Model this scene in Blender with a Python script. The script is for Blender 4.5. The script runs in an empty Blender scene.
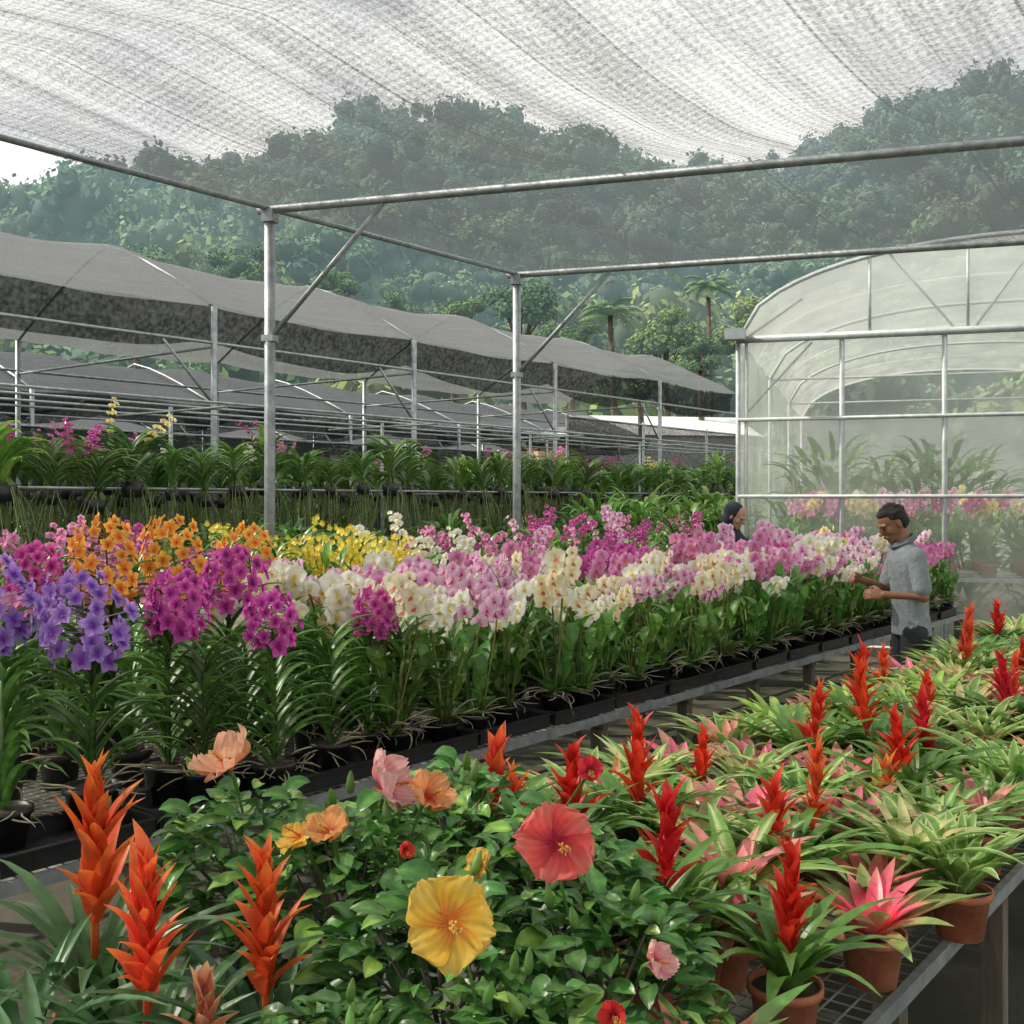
import bpy, math, random
import numpy as np
from mathutils import Vector, Matrix
R = math.radians
PI = math.pi
sc = bpy.context.scene
C = sc.collection
rnd = random.Random(11)
sin, cos = math.sin, math.cos
U = Vector((0.6153, 0.7883, 0)); N = Vector((0.7883, -0.6153, 0))
UA = math.atan2(U.y, U.x)
W = Vector((0.952, -0.306, 0)); WA = math.atan2(W.y, W.x)
Z = Vector((0, 0, 1))
def P(s, n, z=0.0):
    v = U * s + N * n
    return Vector((v.x, v.y, z))
def SN(x, y): return (x * U.x + y * U.y, x * N.x + y * N.y)

# ------------------------------------------------------------------ materials
def nt(name):
    m = bpy.data.materials.new(name); m.use_nodes = True
    t = m.node_tree; t.nodes.clear()
    return m, t
def node(t, typ, **kw):
    n = t.nodes.new(typ)
    for k, v in kw.items(): setattr(n, k, v)
    return n
def attr_mat(name, rough=.45, trans=.25, nscale=18, namt=.35, spec=.5, vary=.3, bump=0.0, hue=.0, gain=1.0):
    m, t = nt(name); L = t.links.new
    a = node(t, 'ShaderNodeAttribute', attribute_name='Col')
    oi = node(t, 'ShaderNodeObjectInfo')
    tc = node(t, 'ShaderNodeTexCoord')
    no = node(t, 'ShaderNodeTexNoise'); no.inputs['Scale'].default_value = nscale; no.inputs['Detail'].default_value = 2
    L(tc.outputs['Object'], no.inputs['Vector'])
    mr = node(t, 'ShaderNodeMapRange'); mr.inputs[1].default_value = .3; mr.inputs[2].default_value = .7
    mr.inputs[3].default_value = 1 - namt; mr.inputs[4].default_value = 1 + namt
    L(no.outputs[0], mr.inputs[0])
    vr = node(t, 'ShaderNodeMapRange'); vr.inputs[3].default_value = (1 - vary) * gain; vr.inputs[4].default_value = (1 + vary) * gain
    L(oi.outputs['Random'], vr.inputs[0])
    mu = node(t, 'ShaderNodeMath', operation='MULTIPLY'); L(mr.outputs[0], mu.inputs[0]); L(vr.outputs[0], mu.inputs[1])
    hs = node(t, 'ShaderNodeHueSaturation'); L(a.outputs['Color'], hs.inputs['Color']); L(mu.outputs[0], hs.inputs['Value'])
    if hue:
        hr = node(t, 'ShaderNodeMapRange'); hr.inputs[3].default_value = .5 - hue; hr.inputs[4].default_value = .5 + hue
        mm = node(t, 'ShaderNodeMath', operation='MULTIPLY'); mm.inputs[1].default_value = 7.31
        fr = node(t, 'ShaderNodeMath', operation='FRACT'); L(oi.outputs['Random'], mm.inputs[0]); L(mm.outputs[0], fr.inputs[0]); L(fr.outputs[0], hr.inputs[0])
        L(hr.outputs[0], hs.inputs['Hue'])
    p = node(t, 'ShaderNodeBsdfPrincipled'); p.inputs['Roughness'].default_value = rough
    p.inputs['Specular IOR Level'].default_value = spec
    L(hs.outputs[0], p.inputs['Base Color'])
    if bump:
        b = node(t, 'ShaderNodeBump'); b.inputs['Strength'].default_value = bump; b.inputs['Distance'].default_value = .01
        L(no.outputs[0], b.inputs['Height']); L(b.outputs[0], p.inputs['Normal'])
    o = node(t, 'ShaderNodeOutputMaterial')
    if trans > 0:
        tr = node(t, 'ShaderNodeBsdfTranslucent'); L(hs.outputs[0], tr.inputs['Color'])
        mx = node(t, 'ShaderNodeMixShader'); mx.inputs[0].default_value = trans
        L(p.outputs[0], mx.inputs[1]); L(tr.outputs[0], mx.inputs[2]); L(mx.outputs[0], o.inputs[0])
    else: L(p.outputs[0], o.inputs[0])
    return m
def solid_mat(name, c1, c2=None, scale=8, rough=.6, metal=0, bump=.1, stretch=(1, 1, 1), coord='Object'):
    m, t = nt(name); L = t.links.new
    c2 = c2 or tuple(x * .7 for x in c1)
    tc = node(t, 'ShaderNodeTexCoord'); mp = node(t, 'ShaderNodeMapping'); mp.inputs['Scale'].default_value = stretch
    if coord == 'World':
        g = node(t, 'ShaderNodeNewGeometry'); L(g.outputs['Position'], mp.inputs[0])
    else: L(tc.outputs['Object'], mp.inputs[0])
    no = node(t, 'ShaderNodeTexNoise'); no.inputs['Scale'].default_value = scale; no.inputs['Detail'].default_value = 6; no.inputs['Roughness'].default_value = .65
    L(mp.outputs[0], no.inputs[0])
    cr = node(t, 'ShaderNodeValToRGB'); cr.color_ramp.elements[0].position = .35; cr.color_ramp.elements[1].position = .65
    cr.color_ramp.elements[0].color = (*c2, 1); cr.color_ramp.elements[1].color = (*c1, 1)
    L(no.outputs[0], cr.inputs[0])
    p = node(t, 'ShaderNodeBsdfPrincipled'); p.inputs['Roughness'].default_value = rough; p.inputs['Metallic'].default_value = metal
    L(cr.outputs[0], p.inputs['Base Color'])
    b = node(t, 'ShaderNodeBump'); b.inputs['Strength'].default_value = bump; b.inputs['Distance'].default_value = .02
    L(no.outputs[0], b.inputs['Height']); L(b.outputs[0], p.inputs['Normal'])
    o = node(t, 'ShaderNodeOutputMaterial'); L(p.outputs[0], o.inputs[0])
    return m
def net_mat(name, col, op_lo, op_hi, seam=.9, ang=UA, trans_w=.5, fine=45, streak=.25, seamw=.03, weave=0.0, wper=.06, seamadd=.3, big=.35):
    m, t = nt(name); L = t.links.new
    g = node(t, 'ShaderNodeNewGeometry')
    mp = node(t, 'ShaderNodeMapping'); mp.inputs['Rotation'].default_value = (0, 0, -ang)
    L(g.outputs['Position'], mp.inputs[0])
    m2 = node(t, 'ShaderNodeMapping'); m2.inputs['Scale'].default_value = (1, streak, 1); L(mp.outputs[0], m2.inputs[0])
    no = node(t, 'ShaderNodeTexNoise'); no.inputs['Scale'].default_value = fine; no.inputs['Detail'].default_value = 1; L(m2.outputs[0], no.inputs[0])
    m3 = node(t, 'ShaderNodeMapping'); m3.inputs['Scale'].default_value = (.16, 2.4, 1); L(mp.outputs[0], m3.inputs[0])
    n2 = node(t, 'ShaderNodeTexNoise'); n2.inputs['Scale'].default_value = 2.0; n2.inputs['Detail'].default_value = 3; L(m3.outputs[0], n2.inputs[0])
    ad = node(t, 'ShaderNodeMath', operation='MULTIPLY_ADD'); ad.inputs[1].default_value = 1 - big; L(no.outputs[0], ad.inputs[0])
    m4 = node(t, 'ShaderNodeMath', operation='MULTIPLY'); m4.inputs[1].default_value = big; L(n2.outputs[0], m4.inputs[0]); L(m4.outputs[0], ad.inputs[2])
    mr = node(t, 'ShaderNodeMapRange'); mr.inputs[1].default_value = .36; mr.inputs[2].default_value = .64; mr.inputs[3].default_value = op_lo; mr.inputs[4].default_value = op_hi
    L(ad.outputs[0], mr.inputs[0])
    sx = node(t, 'ShaderNodeSeparateXYZ'); L(mp.outputs[0], sx.inputs[0])
    dv = node(t, 'ShaderNodeMath', operation='DIVIDE'); dv.inputs[1].default_value = seam; L(sx.outputs[1], dv.inputs[0])
    fr = node(t, 'ShaderNodeMath', operation='FRACT'); L(dv.outputs[0], fr.inputs[0])
    lt = node(t, 'ShaderNodeMath', operation='LESS_THAN'); lt.inputs[1].default_value = seamw; L(fr.outputs[0], lt.inputs[0])
    sm = node(t, 'ShaderNodeMath', operation='MULTIPLY_ADD'); sm.inputs[1].default_value = seamadd; sm.use_clamp = True
    L(lt.outputs[0], sm.inputs[0]); last = mr
    if weave:
        for ax, per in ((1, wper), (0, wper * 1.3)):
            a1 = node(t, 'ShaderNodeMath', operation='MULTIPLY'); a1.inputs[1].default_value = 2 * PI / per; L(sx.outputs[ax], a1.inputs[0])
            a2 = node(t, 'ShaderNodeMath', operation='SINE'); L(a1.outputs[0], a2.inputs[0])
            a3 = node(t, 'ShaderNodeMath', operation='MULTIPLY_ADD'); a3.inputs[1].default_value = weave; L(a2.outputs[0], a3.inputs[0]); L(last.outputs[0], a3.inputs[2]); last = a3
    L(last.outputs[0], sm.inputs[2])
    tr = node(t, 'ShaderNodeBsdfTransparent')
    di = node(t, 'ShaderNodeBsdfDiffuse'); di.inputs[0].default_value = (*col, 1)
    tl = node(t, 'ShaderNodeBsdfTranslucent'); tl.inputs[0].default_value = (*col, 1)
    a = node(t, 'ShaderNodeMixShader'); a.inputs[0].default_value = trans_w; L(di.outputs[0], a.inputs[1]); L(tl.outputs[0], a.inputs[2])
    mx = node(t, 'ShaderNodeMixShader'); L(sm.outputs[0], mx.inputs[0]); L(tr.outputs[0], mx.inputs[1]); L(a.outputs[0], mx.inputs[2])
    o = node(t, 'ShaderNodeOutputMaterial'); L(mx.outputs[0], o.inputs[0])
    return m
def haze_mat(name, y0, y1, hz, amt, lo=.12, terrain=None):  # aerial haze painted into the surface: bluish tint and faint glow grow with distance
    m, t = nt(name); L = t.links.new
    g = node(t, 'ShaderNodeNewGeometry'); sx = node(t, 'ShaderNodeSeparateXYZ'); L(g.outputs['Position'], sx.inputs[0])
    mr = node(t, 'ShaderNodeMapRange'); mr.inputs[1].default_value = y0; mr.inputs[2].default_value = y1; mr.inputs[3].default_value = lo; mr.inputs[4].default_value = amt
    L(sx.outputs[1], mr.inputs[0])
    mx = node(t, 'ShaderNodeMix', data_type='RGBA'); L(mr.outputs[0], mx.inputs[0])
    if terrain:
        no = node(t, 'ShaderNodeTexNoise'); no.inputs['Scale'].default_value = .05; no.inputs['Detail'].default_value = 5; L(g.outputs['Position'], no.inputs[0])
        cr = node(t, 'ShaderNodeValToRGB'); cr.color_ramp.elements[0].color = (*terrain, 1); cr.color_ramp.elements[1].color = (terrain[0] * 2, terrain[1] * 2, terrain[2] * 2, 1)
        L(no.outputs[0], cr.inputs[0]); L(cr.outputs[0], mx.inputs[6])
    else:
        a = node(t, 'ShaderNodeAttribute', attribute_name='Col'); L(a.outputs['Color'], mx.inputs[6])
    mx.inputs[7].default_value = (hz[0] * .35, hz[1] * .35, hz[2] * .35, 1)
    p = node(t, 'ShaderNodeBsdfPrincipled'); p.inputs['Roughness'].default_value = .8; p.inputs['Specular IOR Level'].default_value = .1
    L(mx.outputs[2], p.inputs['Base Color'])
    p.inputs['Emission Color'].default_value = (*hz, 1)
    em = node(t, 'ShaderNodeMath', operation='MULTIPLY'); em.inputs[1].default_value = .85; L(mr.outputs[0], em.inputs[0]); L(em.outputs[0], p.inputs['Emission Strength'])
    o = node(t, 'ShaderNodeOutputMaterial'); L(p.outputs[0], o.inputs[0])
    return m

M_leaf = attr_mat('leaf', .40, .32, 14, .3, .45, .28, hue=.012, gain=1.3)
M_gloss = attr_mat('glossy_leaf', .34, .26, 25, .28, .5, .2, bump=.12, hue=.01, gain=1.3)
M_hleaf = attr_mat('hibiscus_leaf', .32, .2, 25, .28, .45, .15, bump=.2, hue=.006, gain=1.35)
M_brom = attr_mat('bromeliad_leaf', .34, .30, 25, .22, .5, .15, bump=.1, hue=.01, gain=1.2)
M_petal = attr_mat('petal', .55, .42, 40, .10, .25, .06, hue=.008, gain=1.04)
M_bract = attr_mat('bract', .40, .35, 30, .18, .4, .12, hue=.01, gain=1.1)
M_root = attr_mat('root', .8, 0, 30, .3, .2, .2)
M_pot = solid_mat('black_plastic', (.022, .022, .024), (.012, .012, .013), 20, .4, 0, .1)
M_terra = solid_mat('terracotta', (.50, .17, .08), (.32, .10, .05), 14, .75, 0, .3)
M_galv = solid_mat('galvanised_steel', (.40, .43, .44), (.22, .25, .26), 12, .5, .5, .1)
M_steelw = solid_mat('painted_steel', (.46, .50, .50), (.30, .34, .34), 9, .5, .1, .1)
M_wood = solid_mat('weathered_wood', (.20, .17, .13), (.08, .07, .05), 9, .85, 0, .4, (1, 1, .15))
M_ground = solid_mat('soil', (.07, .065, .045), (.03, .038, .02), 1.6, .9, 0, .8, coord='World')
M_path = solid_mat('mossy_concrete', (.40, .39, .35), (.09, .095, .06), 3.2, .85, 0, .35, coord='World')
M_net = net_mat('shade_net', (.12, .125, .13), .28, .76, .42, UA, .5, 85, .6, .04, .06, .05, .2, .48)
M_net2 = net_mat('shade_net_outer', (.26, .27, .28), .64, .92, .8, UA, .35, 30, .4, big=.5)
M_net3 = net_mat('shade_net_far', (.13, .14, .15), .70, .95, .8, UA, .2, 20, .4)
M_dnet = net_mat('dark_net', (.03, .035, .035), .62, .92, 1.2, UA, .3, 20, .3)
M_film = net_mat('poly_film', (.82, .84, .81), .34, .50, 2.1, WA, .55, 2, .5)
M_wall = net_mat('wall_film', (.74, .78, .72), .24, .50, 50, WA, .5, 1.2, .5, big=.5)
M_gable = net_mat('gable_film', (.80, .83, .80), .45, .62, 50, WA, .5, 1.5, .5)
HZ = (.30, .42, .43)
M_jungle = haze_mat('jungle_leaf_hazed', 62, 265, HZ, .82)
M_hill = haze_mat('hill_soil_hazed', 62, 265, HZ, .82, .12, (.03, .05, .02))
M_tree = haze_mat('tree_leaf_hazed', 20, 265, HZ, .72, .05)
M_bark = solid_mat('bark', (.15, .125, .09), (.05, .04, .03), 4, .9, 0, .5)

# ------------------------------------------------------------------ mesh tools
class MB:
    def __init__(s): s.v = []; s.f = []; s.c = []
    def add(s, vs, fs, cs):
        o = len(s.v); s.v.extend(vs); s.f.extend([tuple(i + o for i in f) for f in fs])
        if isinstance(cs, list): s.c.extend(cs)
        else: s.c.extend([cs] * len(vs))
    def mesh(s, name, mat, smooth=True):
        me = bpy.data.meshes.new(name); me.from_pydata([tuple(v) for v in s.v], [], s.f)
        a = me.color_attributes.new('Col', 'FLOAT_COLOR', 'POINT')
        arr = np.ones((len(s.v), 4), dtype=np.float32); arr[:, :3] = np.array(s.c, dtype=np.float32).reshape(-1, 3)
        a.data.foreach_set('color', arr.ravel())
        if smooth: me.polygons.foreach_set('use_smooth', [True] * len(me.polygons))
        me.materials.append(mat); me.update()
        return me
def arr_mesh(name, v, q, c, mat):
    me = bpy.data.meshes.new(name)
    me.vertices.add(len(v)); me.vertices.foreach_set('co', v.astype(np.float32).ravel())
    me.loops.add(q.size); me.loops.foreach_set('vertex_index', q.astype(np.int32).ravel())
    me.polygons.add(len(q)); me.polygons.foreach_set('loop_start', np.arange(0, q.size, 4, dtype=np.int32))
    me.update(calc_edges=True)
    a = me.color_attributes.new('Col', 'FLOAT_COLOR', 'POINT')
    arr = np.ones((len(v), 4), dtype=np.float32); arr[:, :3] = c; a.data.foreach_set('color', arr.ravel())
    me.materials.append(mat); me.validate(); return me
def ob(name, me, parent=None, loc=None, rz=None, **k):
    o = bpy.data.objects.new(name, me); C.objects.link(o)
    if parent: o.parent = parent
    if loc is not None: o.location = loc
    if rz is not None: o.rotation_euler = (0, 0, rz)
    for a, b in k.items(): o[a] = b
    return o
def root(name, label, cat, loc=(0, 0, 0), rz=0, group=None, scale=1):
    o = bpy.data.objects.new(name, None); C.objects.link(o); o.empty_display_size = .05
    o.location = loc; o.rotation_euler = (0, 0, rz); o.scale = (scale,) * 3
    o['label'] = label; o['category'] = cat
    if group: o['group'] = group
    return o
def build(o, parts):
    for p in parts:
        q = ob(p[0], p[1], o)
        if len(p) > 2:
            for s in p[2]: ob(s[0], s[1], q)
def jit(c, a, r=rnd):
    k = 1 + r.uniform(-a, a); return tuple(max(0, x * k * (1 + r.uniform(-a, a) * .3)) for x in c)
def mixc(a, b, t): return tuple(a[i] * (1 - t) + b[i] * t for i in range(3))
def tube(mb, pts, rad, n=6, col=(.5, .5, .5), cap=True):
    pts = [Vector(p) for p in pts]; k = len(pts)
    if not isinstance(rad, (list, tuple)): rad = [rad] * k
    vs = []; fs = []; ref = None
    for i, p in enumerate(pts):
        d = (pts[min(i + 1, k - 1)] - pts[max(i - 1, 0)]).normalized()
        if ref is None: ref = d.cross(Z if abs(d.z) < .9 else Vector((1, 0, 0))).normalized()
        ref = (ref - d * ref.dot(d)).normalized(); b = d.cross(ref)
        for j in range(n):
            a = 2 * PI * j / n; vs.append(p + (ref * cos(a) + b * sin(a)) * rad[i])
    for i in range(k - 1):
        for j in range(n):
            fs.append((i * n + j, i * n + (j + 1) % n, (i + 1) * n + (j + 1) % n, (i + 1) * n + j))
    if cap: fs.append(tuple(range(n - 1, -1, -1))); fs.append(tuple((k - 1) * n + j for j in range(n)))
    mb.add(vs, fs, col)
def box(mb, c, s, rz=0, col=(.5, .5, .5), M=None):
    vs = []
    for x in (-.5, .5):
        for y in (-.5, .5):
            for z in (-.5, .5):
                v = Vector((x * s[0], y * s[1], z * s[2]))
                if rz: v = Matrix.Rotation(rz, 3, 'Z') @ v
                vs.append(v + Vector(c))
    mb.add(vs, [(0, 1, 3, 2), (4, 6, 7, 5), (0, 4, 5, 1), (2, 3, 7, 6), (0, 2, 6, 4), (1, 5, 7, 3)], col)
def lathe(mb, prof, n=16, col=(.5, .5, .5), c=(0, 0, 0)):
    vs = []; fs = []
    for r, z in prof:
        for j in range(n):
            a = 2 * PI * j / n; vs.append(Vector((c[0] + r * cos(a), c[1] + r * sin(a), c[2] + z)))
    for i in range(len(prof) - 1):
        for j in range(n): fs.append((i * n + j, i * n + (j + 1) % n, (i + 1) * n + (j + 1) % n, (i + 1) * n + j))
    mb.add(vs, fs, col)
def ell(mb, c, r, M=None, n=12, col=(.5, .5, .5)):
    vs = []; fs = []; m = n // 2 + 1; c = Vector(c)
    for i in range(m + 1):
        th = PI * i / m
        for j in range(n):
            ph = 2 * PI * j / n
            v = Vector((r[0] * sin(th) * cos(ph), r[1] * sin(th) * sin(ph), r[2] * cos(th))) + c
            vs.append(M @ v if M else v)
    for i in range(m):
        for j in range(n): fs.append((i * n + j, (i + 1) * n + j, (i + 1) * n + (j + 1) % n, i * n + (j + 1) % n))
    mb.add(vs, fs, col)
def prof_strap(t): return min(1, .55 + t * 2.2) * (1 - max(0, (t - .25) / .75) ** 2.2) + .015
def prof_oval(t): return max(.03, sin(PI * min(1, t * .96 + .04)) ** .8) * (1.12 - .3 * t)
def prof_lance(t): return max(.02, sin(PI * min(1, t ** .75 * .97 + .03)) ** .9)
def leaf(mb, base, az, L, Wd, e0, e1, cf, n=7, na=2, fold=.3, prof=prof_strap, pw=1.2, roll=0, wav=0):
    p = Vector(base); d = Vector((cos(az), sin(az), 0)); sd = Vector((-sin(az), cos(az), 0)); vs = []; fs = []; cs = []
    ph = rnd.uniform(0, 6)
    for i in range(n + 1):
        t = i / n; e = e0 + (e1 - e0) * t ** pw
        dr = d * cos(e) + Z * sin(e); up = -d * sin(e) + Z * cos(e)
        s2 = sd * cos(roll) + up * sin(roll); u2 = up * cos(roll) - sd * sin(roll)
        w = Wd * .5 * prof(t)
        for j in range(na + 1):
            u = j / na * 2 - 1
            vs.append(p + s2 * (u * w) + u2 * (abs(u) * w * fold + wav * w * sin(t * 11 + u * 2 + ph)))
            cs.append(cf(t, u))
        p = p + dr * (L / n)
    k = na + 1
    for i in range(n):
        for j in range(na): fs.append((i * k + j, i * k + j + 1, (i + 1) * k + j + 1, (i + 1) * k + j))
    mb.add(vs, fs, cs)
    return p
def petal(mb, M, ang, L, Wd, cf, cup=0, nl=3, na=2, ruf=0, z0=0, ph=0, base=.1, hib=False):
    vs = []; fs = []; cs = []; ca, sa = cos(ang), sin(ang)
    for i in range(nl + 1):
        t = i / nl; sh = sin(PI * (t * (.93 - base) + base)) ** .65
        if hib: sh = max(.05, sin(PI * (.04 + .83 * t ** 1.2))) ** .72
        for j in range(na + 1):
            u = j / na * 2 - 1
            if hib:
                wv = 1 + (.040 * sin(u * 8 + ph) + .026 * sin(u * 19 + ph * 3)) * t ** 2; x = t * L * (1 - .24 * abs(u) ** 3 * t) * wv
            else: x = t * L * (1 - .13 * u * u * t)
            y = Wd * .5 * sh * u
            z = z0 + cup * L * t * t + ruf * L * sin(u * (8 if hib else 6) + ph + t * 3) * t * t + .1 * Wd * u * u * (1 if cup >= 0 else -1) * (.3 if hib else 1)
            if hib: z += ruf * .8 * L * sin(u * 19 + ph * 2) * t ** 4 + .18 * L * u * t - .40 * L * max(0, t - .68) ** 1.4 + .016 * L * cos(u * 22) * t * (1 - t)
            vs.append(M @ Vector((ca * x - sa * y, sa * x + ca * y, z))); cs.append(cf(t, u))
    k = na + 1
    for i in range(nl):
        for j in range(na): fs.append((i * k + j, i * k + j + 1, (i + 1) * k + j + 1, (i + 1) * k + j))
    mb.add(vs, fs, cs)
def frame(pos, f, roll=0):
    f = Vector(f).normalized(); x = Z.cross(f)
    x = x.normalized() if x.length > 1e-3 else Vector((1, 0, 0)); y = f.cross(x)
    m = Matrix(((x.x, y.x, f.x), (x.y, y.y, f.y), (x.z, y.z, f.z))) @ Matrix.Rotation(roll, 3, 'Z')
    m = m.to_4x4(); m.translation = Vector(pos); return m
def moth(mb, pos, f, S, c1, c2, lip, roll=0, hi=False):
    M = frame(pos, f, roll); nl, na = 3, 2
    cf = lambda t, u: mixc(c2, c1, min(1, t * 1.9))
    cs = lambda t, u: mixc(c2, c1, min(1, .3 + t)) 
    for a in (90, 215, 325): petal(mb, M, R(a), S * .5, S * .36, cs, .05, nl, na, 0, -S * .01)
    for a in (14, 166): petal(mb, M, R(a), S * .53, S * .62, cf, .12, nl, 3, .03, S * .02)
    petal(mb, M, R(270), S * .22, S * .2, lambda t, u: lip, .9, 2, 2, 0, S * .03)
def vandaf(mb, pos, f, S, c1, c2, lip, roll=0):
    M = frame(pos, f, roll)
    cf = lambda t, u: mixc(c2, c1, min(1, t * 1.25) * (1 - .25 * (abs(u) < .2)))
    for a in (90, 20, 160, 235, 305): petal(mb, M, R(a) + rnd.uniform(-.08, .08), S * .5 * rnd.uniform(.9, 1.08), S * .38, cf, .15 * rnd.uniform(-.6, 1.8), 4, 4, .06, 0, rnd.uniform(0, 6), .05)
    petal(mb, M, R(270), S * .22, S * .14, lambda t, u: lip, .7, 2, 2, 0, S * .04)

# ------------------------------------------------------------------ plant pieces (shared meshes)
def gcol(c, v=.25):
    k = jit(c, v)
    return lambda t, u: mixc(k, (k[0] * 1.5, k[1] * 1.35, k[2] * 1.2), max(0, 1 - abs(u) * 3) * .8 + t * .15)
def mk_pot(r, h, mat, name):
    mb = MB()
    lathe(mb, [(.001, .001), (r * .72, 0), (r * .74, 0), (r * .95, h * .85), (r * .96, h * .85), (r * 1.06, h * .86), (r * 1.06, h), (r * .97, h), (r * .92, h * .86), (.001, h * .86)], 20)
    return mb.mesh(name, mat)
pot_black = mk_pot(.068, .11, M_pot, 'pot'); pot_terra = mk_pot(.075, .12, M_terra, 'pot'); pot_big = mk_pot(.085, .14, M_pot, 'pot')
def mk_soil(r, z):
    mb = MB(); vs = [Vector((0, 0, z + .008))]
    for j in range(14): a = 2 * PI * j / 14; vs.append(Vector((r * cos(a), r * sin(a), z + rnd.uniform(-.004, .006))))
    fs = [(0, 1 + j, 1 + (j + 1) % 14) for j in range(14)]
    mb.add(vs, fs, (.06, .045, .03)); return mb.mesh('potting_mix', M_root)
soil_s = mk_soil(.064, .1); soil_t = mk_soil(.071, .11); soil_b = mk_soil(.08, .128)
def mk_roots(r0, z0, n, L, down=False):
    mb = MB()
    for i in range(n):
        a = rnd.uniform(0, 2 * PI); p = Vector((cos(a) * r0 * .4, sin(a) * r0 * .4, z0)); pts = [p.copy()]
        el = rnd.uniform(-1.3, -.7) if down else rnd.uniform(-.3, .8); l2 = L * rnd.uniform(.35, 1.15) if down else L
        for k in range(7):
            a += rnd.uniform(-.6, .6); el += rnd.uniform(-.3, .1) if not down else rnd.uniform(-.35, .05)
            el = max(el, -1.5)
            p = p + Vector((cos(a) * cos(el), sin(a) * cos(el), sin(el))) * l2 / 7; pts.append(p.copy())
        c = jit((.30, .27, .18) if not down else (.17, .21, .09), .35)
        tube(mb, pts, [.0035] * 6 + [.002, .001], 4, c, False)
    return mb.mesh('aerial_roots', M_root)
roots_s = [mk_roots(.06, .12, 14, .17) for _ in range(3)]
roots_h = [mk_roots(.08, .05, 24, .6, True) for _ in range(4)]

def mk_cane_foliage():
    mb = MB()
    for i in range(6):
        a = rnd.uniform(0, 2 * PI); H = rnd.uniform(.22, .44); ln = rnd.uniform(.05, .16)
        b = Vector((cos(a) * .03, sin(a) * .03, .1)); tip = b + Vector((cos(a) * ln, sin(a) * ln, H))
        mid = (b + tip) / 2 - Vector((cos(a), sin(a), 0)) * .015
        tube(mb, [b, mid, tip], [.007, .009, .005], 5, jit((.17, .24, .07), .2))
        az = rnd.uniform(0, PI)
        for k in range(5):
            t = .3 + k * .17; q = b.lerp(tip, min(1, t)); az2 = az + (k % 2) * PI + rnd.uniform(-.4, .4)
            leaf(mb, q, az2, rnd.uniform(.12, .19), rnd.uniform(.048, .072), R(rnd.uniform(45, 80)), R(rnd.uniform(-25, 30)), gcol((.07, .17, .032)), 6, 2, .35, prof_lance)
    for i in range(7):
        az = rnd.uniform(0, 2 * PI)
        leaf(mb, (cos(az) * .02, sin(az) * .02, .1), az, rnd.uniform(.14, .22), rnd.uniform(.06, .085), R(rnd.uniform(30, 75)), R(rnd.uniform(-40, 10)), gcol((.06, .15, .03)), 6, 2, .35, prof_lance)
    return mb.mesh('foliage', M_leaf)
cane_fol = [mk_cane_foliage() for _ in range(5)]
def mk_spike(c1, c2, lip, S=.098, nf=6, H=.68, lean=.12, f0=.70):
    st = MB(); fl = MB(); a = rnd.uniform(-2.4, -.7)
    p0 = Vector((rnd.uniform(-.03, .03), rnd.uniform(-.03, .03), .12)); pts = []
    H = H * rnd.uniform(.92, 1.1); sx = rnd.uniform(-lean, lean); sy = rnd.uniform(-lean, lean * .5)
    for i in range(9):
        t = i / 8
        pts.append(p0 + Vector((sx * t + cos(a) * .22 * max(0, t - .55) ** 1.4 * 2, sy * t + sin(a) * .22 * max(0, t - .55) ** 1.4 * 2, H * (t - .30 * max(0, t - .6) ** 1.5 * 2))))
    tube(st, pts, [.005] * 6 + [.003, .002, .0015], 5, (.17, .20, .06))
    for k in range(nf):
        t = f0 + (1 - f0) * k / (nf - 1); i = t * 8; q = pts[int(min(7, i))].lerp(pts[min(8, int(min(7, i)) + 1)], i - int(min(7, i)))
        side = 1 if k % 2 else -1
        fa = a + side * rnd.uniform(.5, 1.2)
        off = Vector((cos(fa), sin(fa), rnd.uniform(-.2, .2))) * S * .48
        fd = Vector((cos(fa) * .5 + cos(-PI / 2) * .8, sin(fa) * .5 - .85, rnd.uniform(-.1, .35)))
        tube(st, [q, q + off], .0015, 3, (.12, .16, .06), False)
        s2 = S * (rnd.uniform(.85, 1.1) if k < nf - 1 else .6)
        moth(fl, q + off, fd, s2, jit(c1, .05), jit(c2, .08), lip, rnd.uniform(-.25, .25))
    return st.mesh('flower_spike', M_leaf), fl.mesh('flowers', M_petal)
COL = {
 'white': ((.88, .87, .81), (.82, .79, .58), (.75, .55, .1)),
 'cream': ((.88, .83, .66), (.80, .72, .38), (.6, .14, .15)),
 'white and pink': ((.87, .81, .83), (.70, .30, .48), (.6, .03, .22)),
 'pale pink': ((.84, .60, .74), (.72, .34, .56), (.55, .02, .22)),
 'pink': ((.76, .34, .57), (.60, .16, .40), (.65, .4, .1)),
 'magenta': ((.64, .13, .42), (.40, .04, .24), (.75, .6, .5)),
 'pale yellow': ((.86, .80, .44), (.77, .66, .18), (.6, .2, .05)),
}
spikes = {k: [mk_spike(*v) for _ in range(6)] for k, v in COL.items()}
back_spikes = {k: [mk_spike(*COL[k], S=.075, nf=9, H=.76, lean=.26, f0=.52) for _ in range(5)] for k in ('magenta', 'pink', 'white', 'pale yellow', 'pale pink')}
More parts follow.
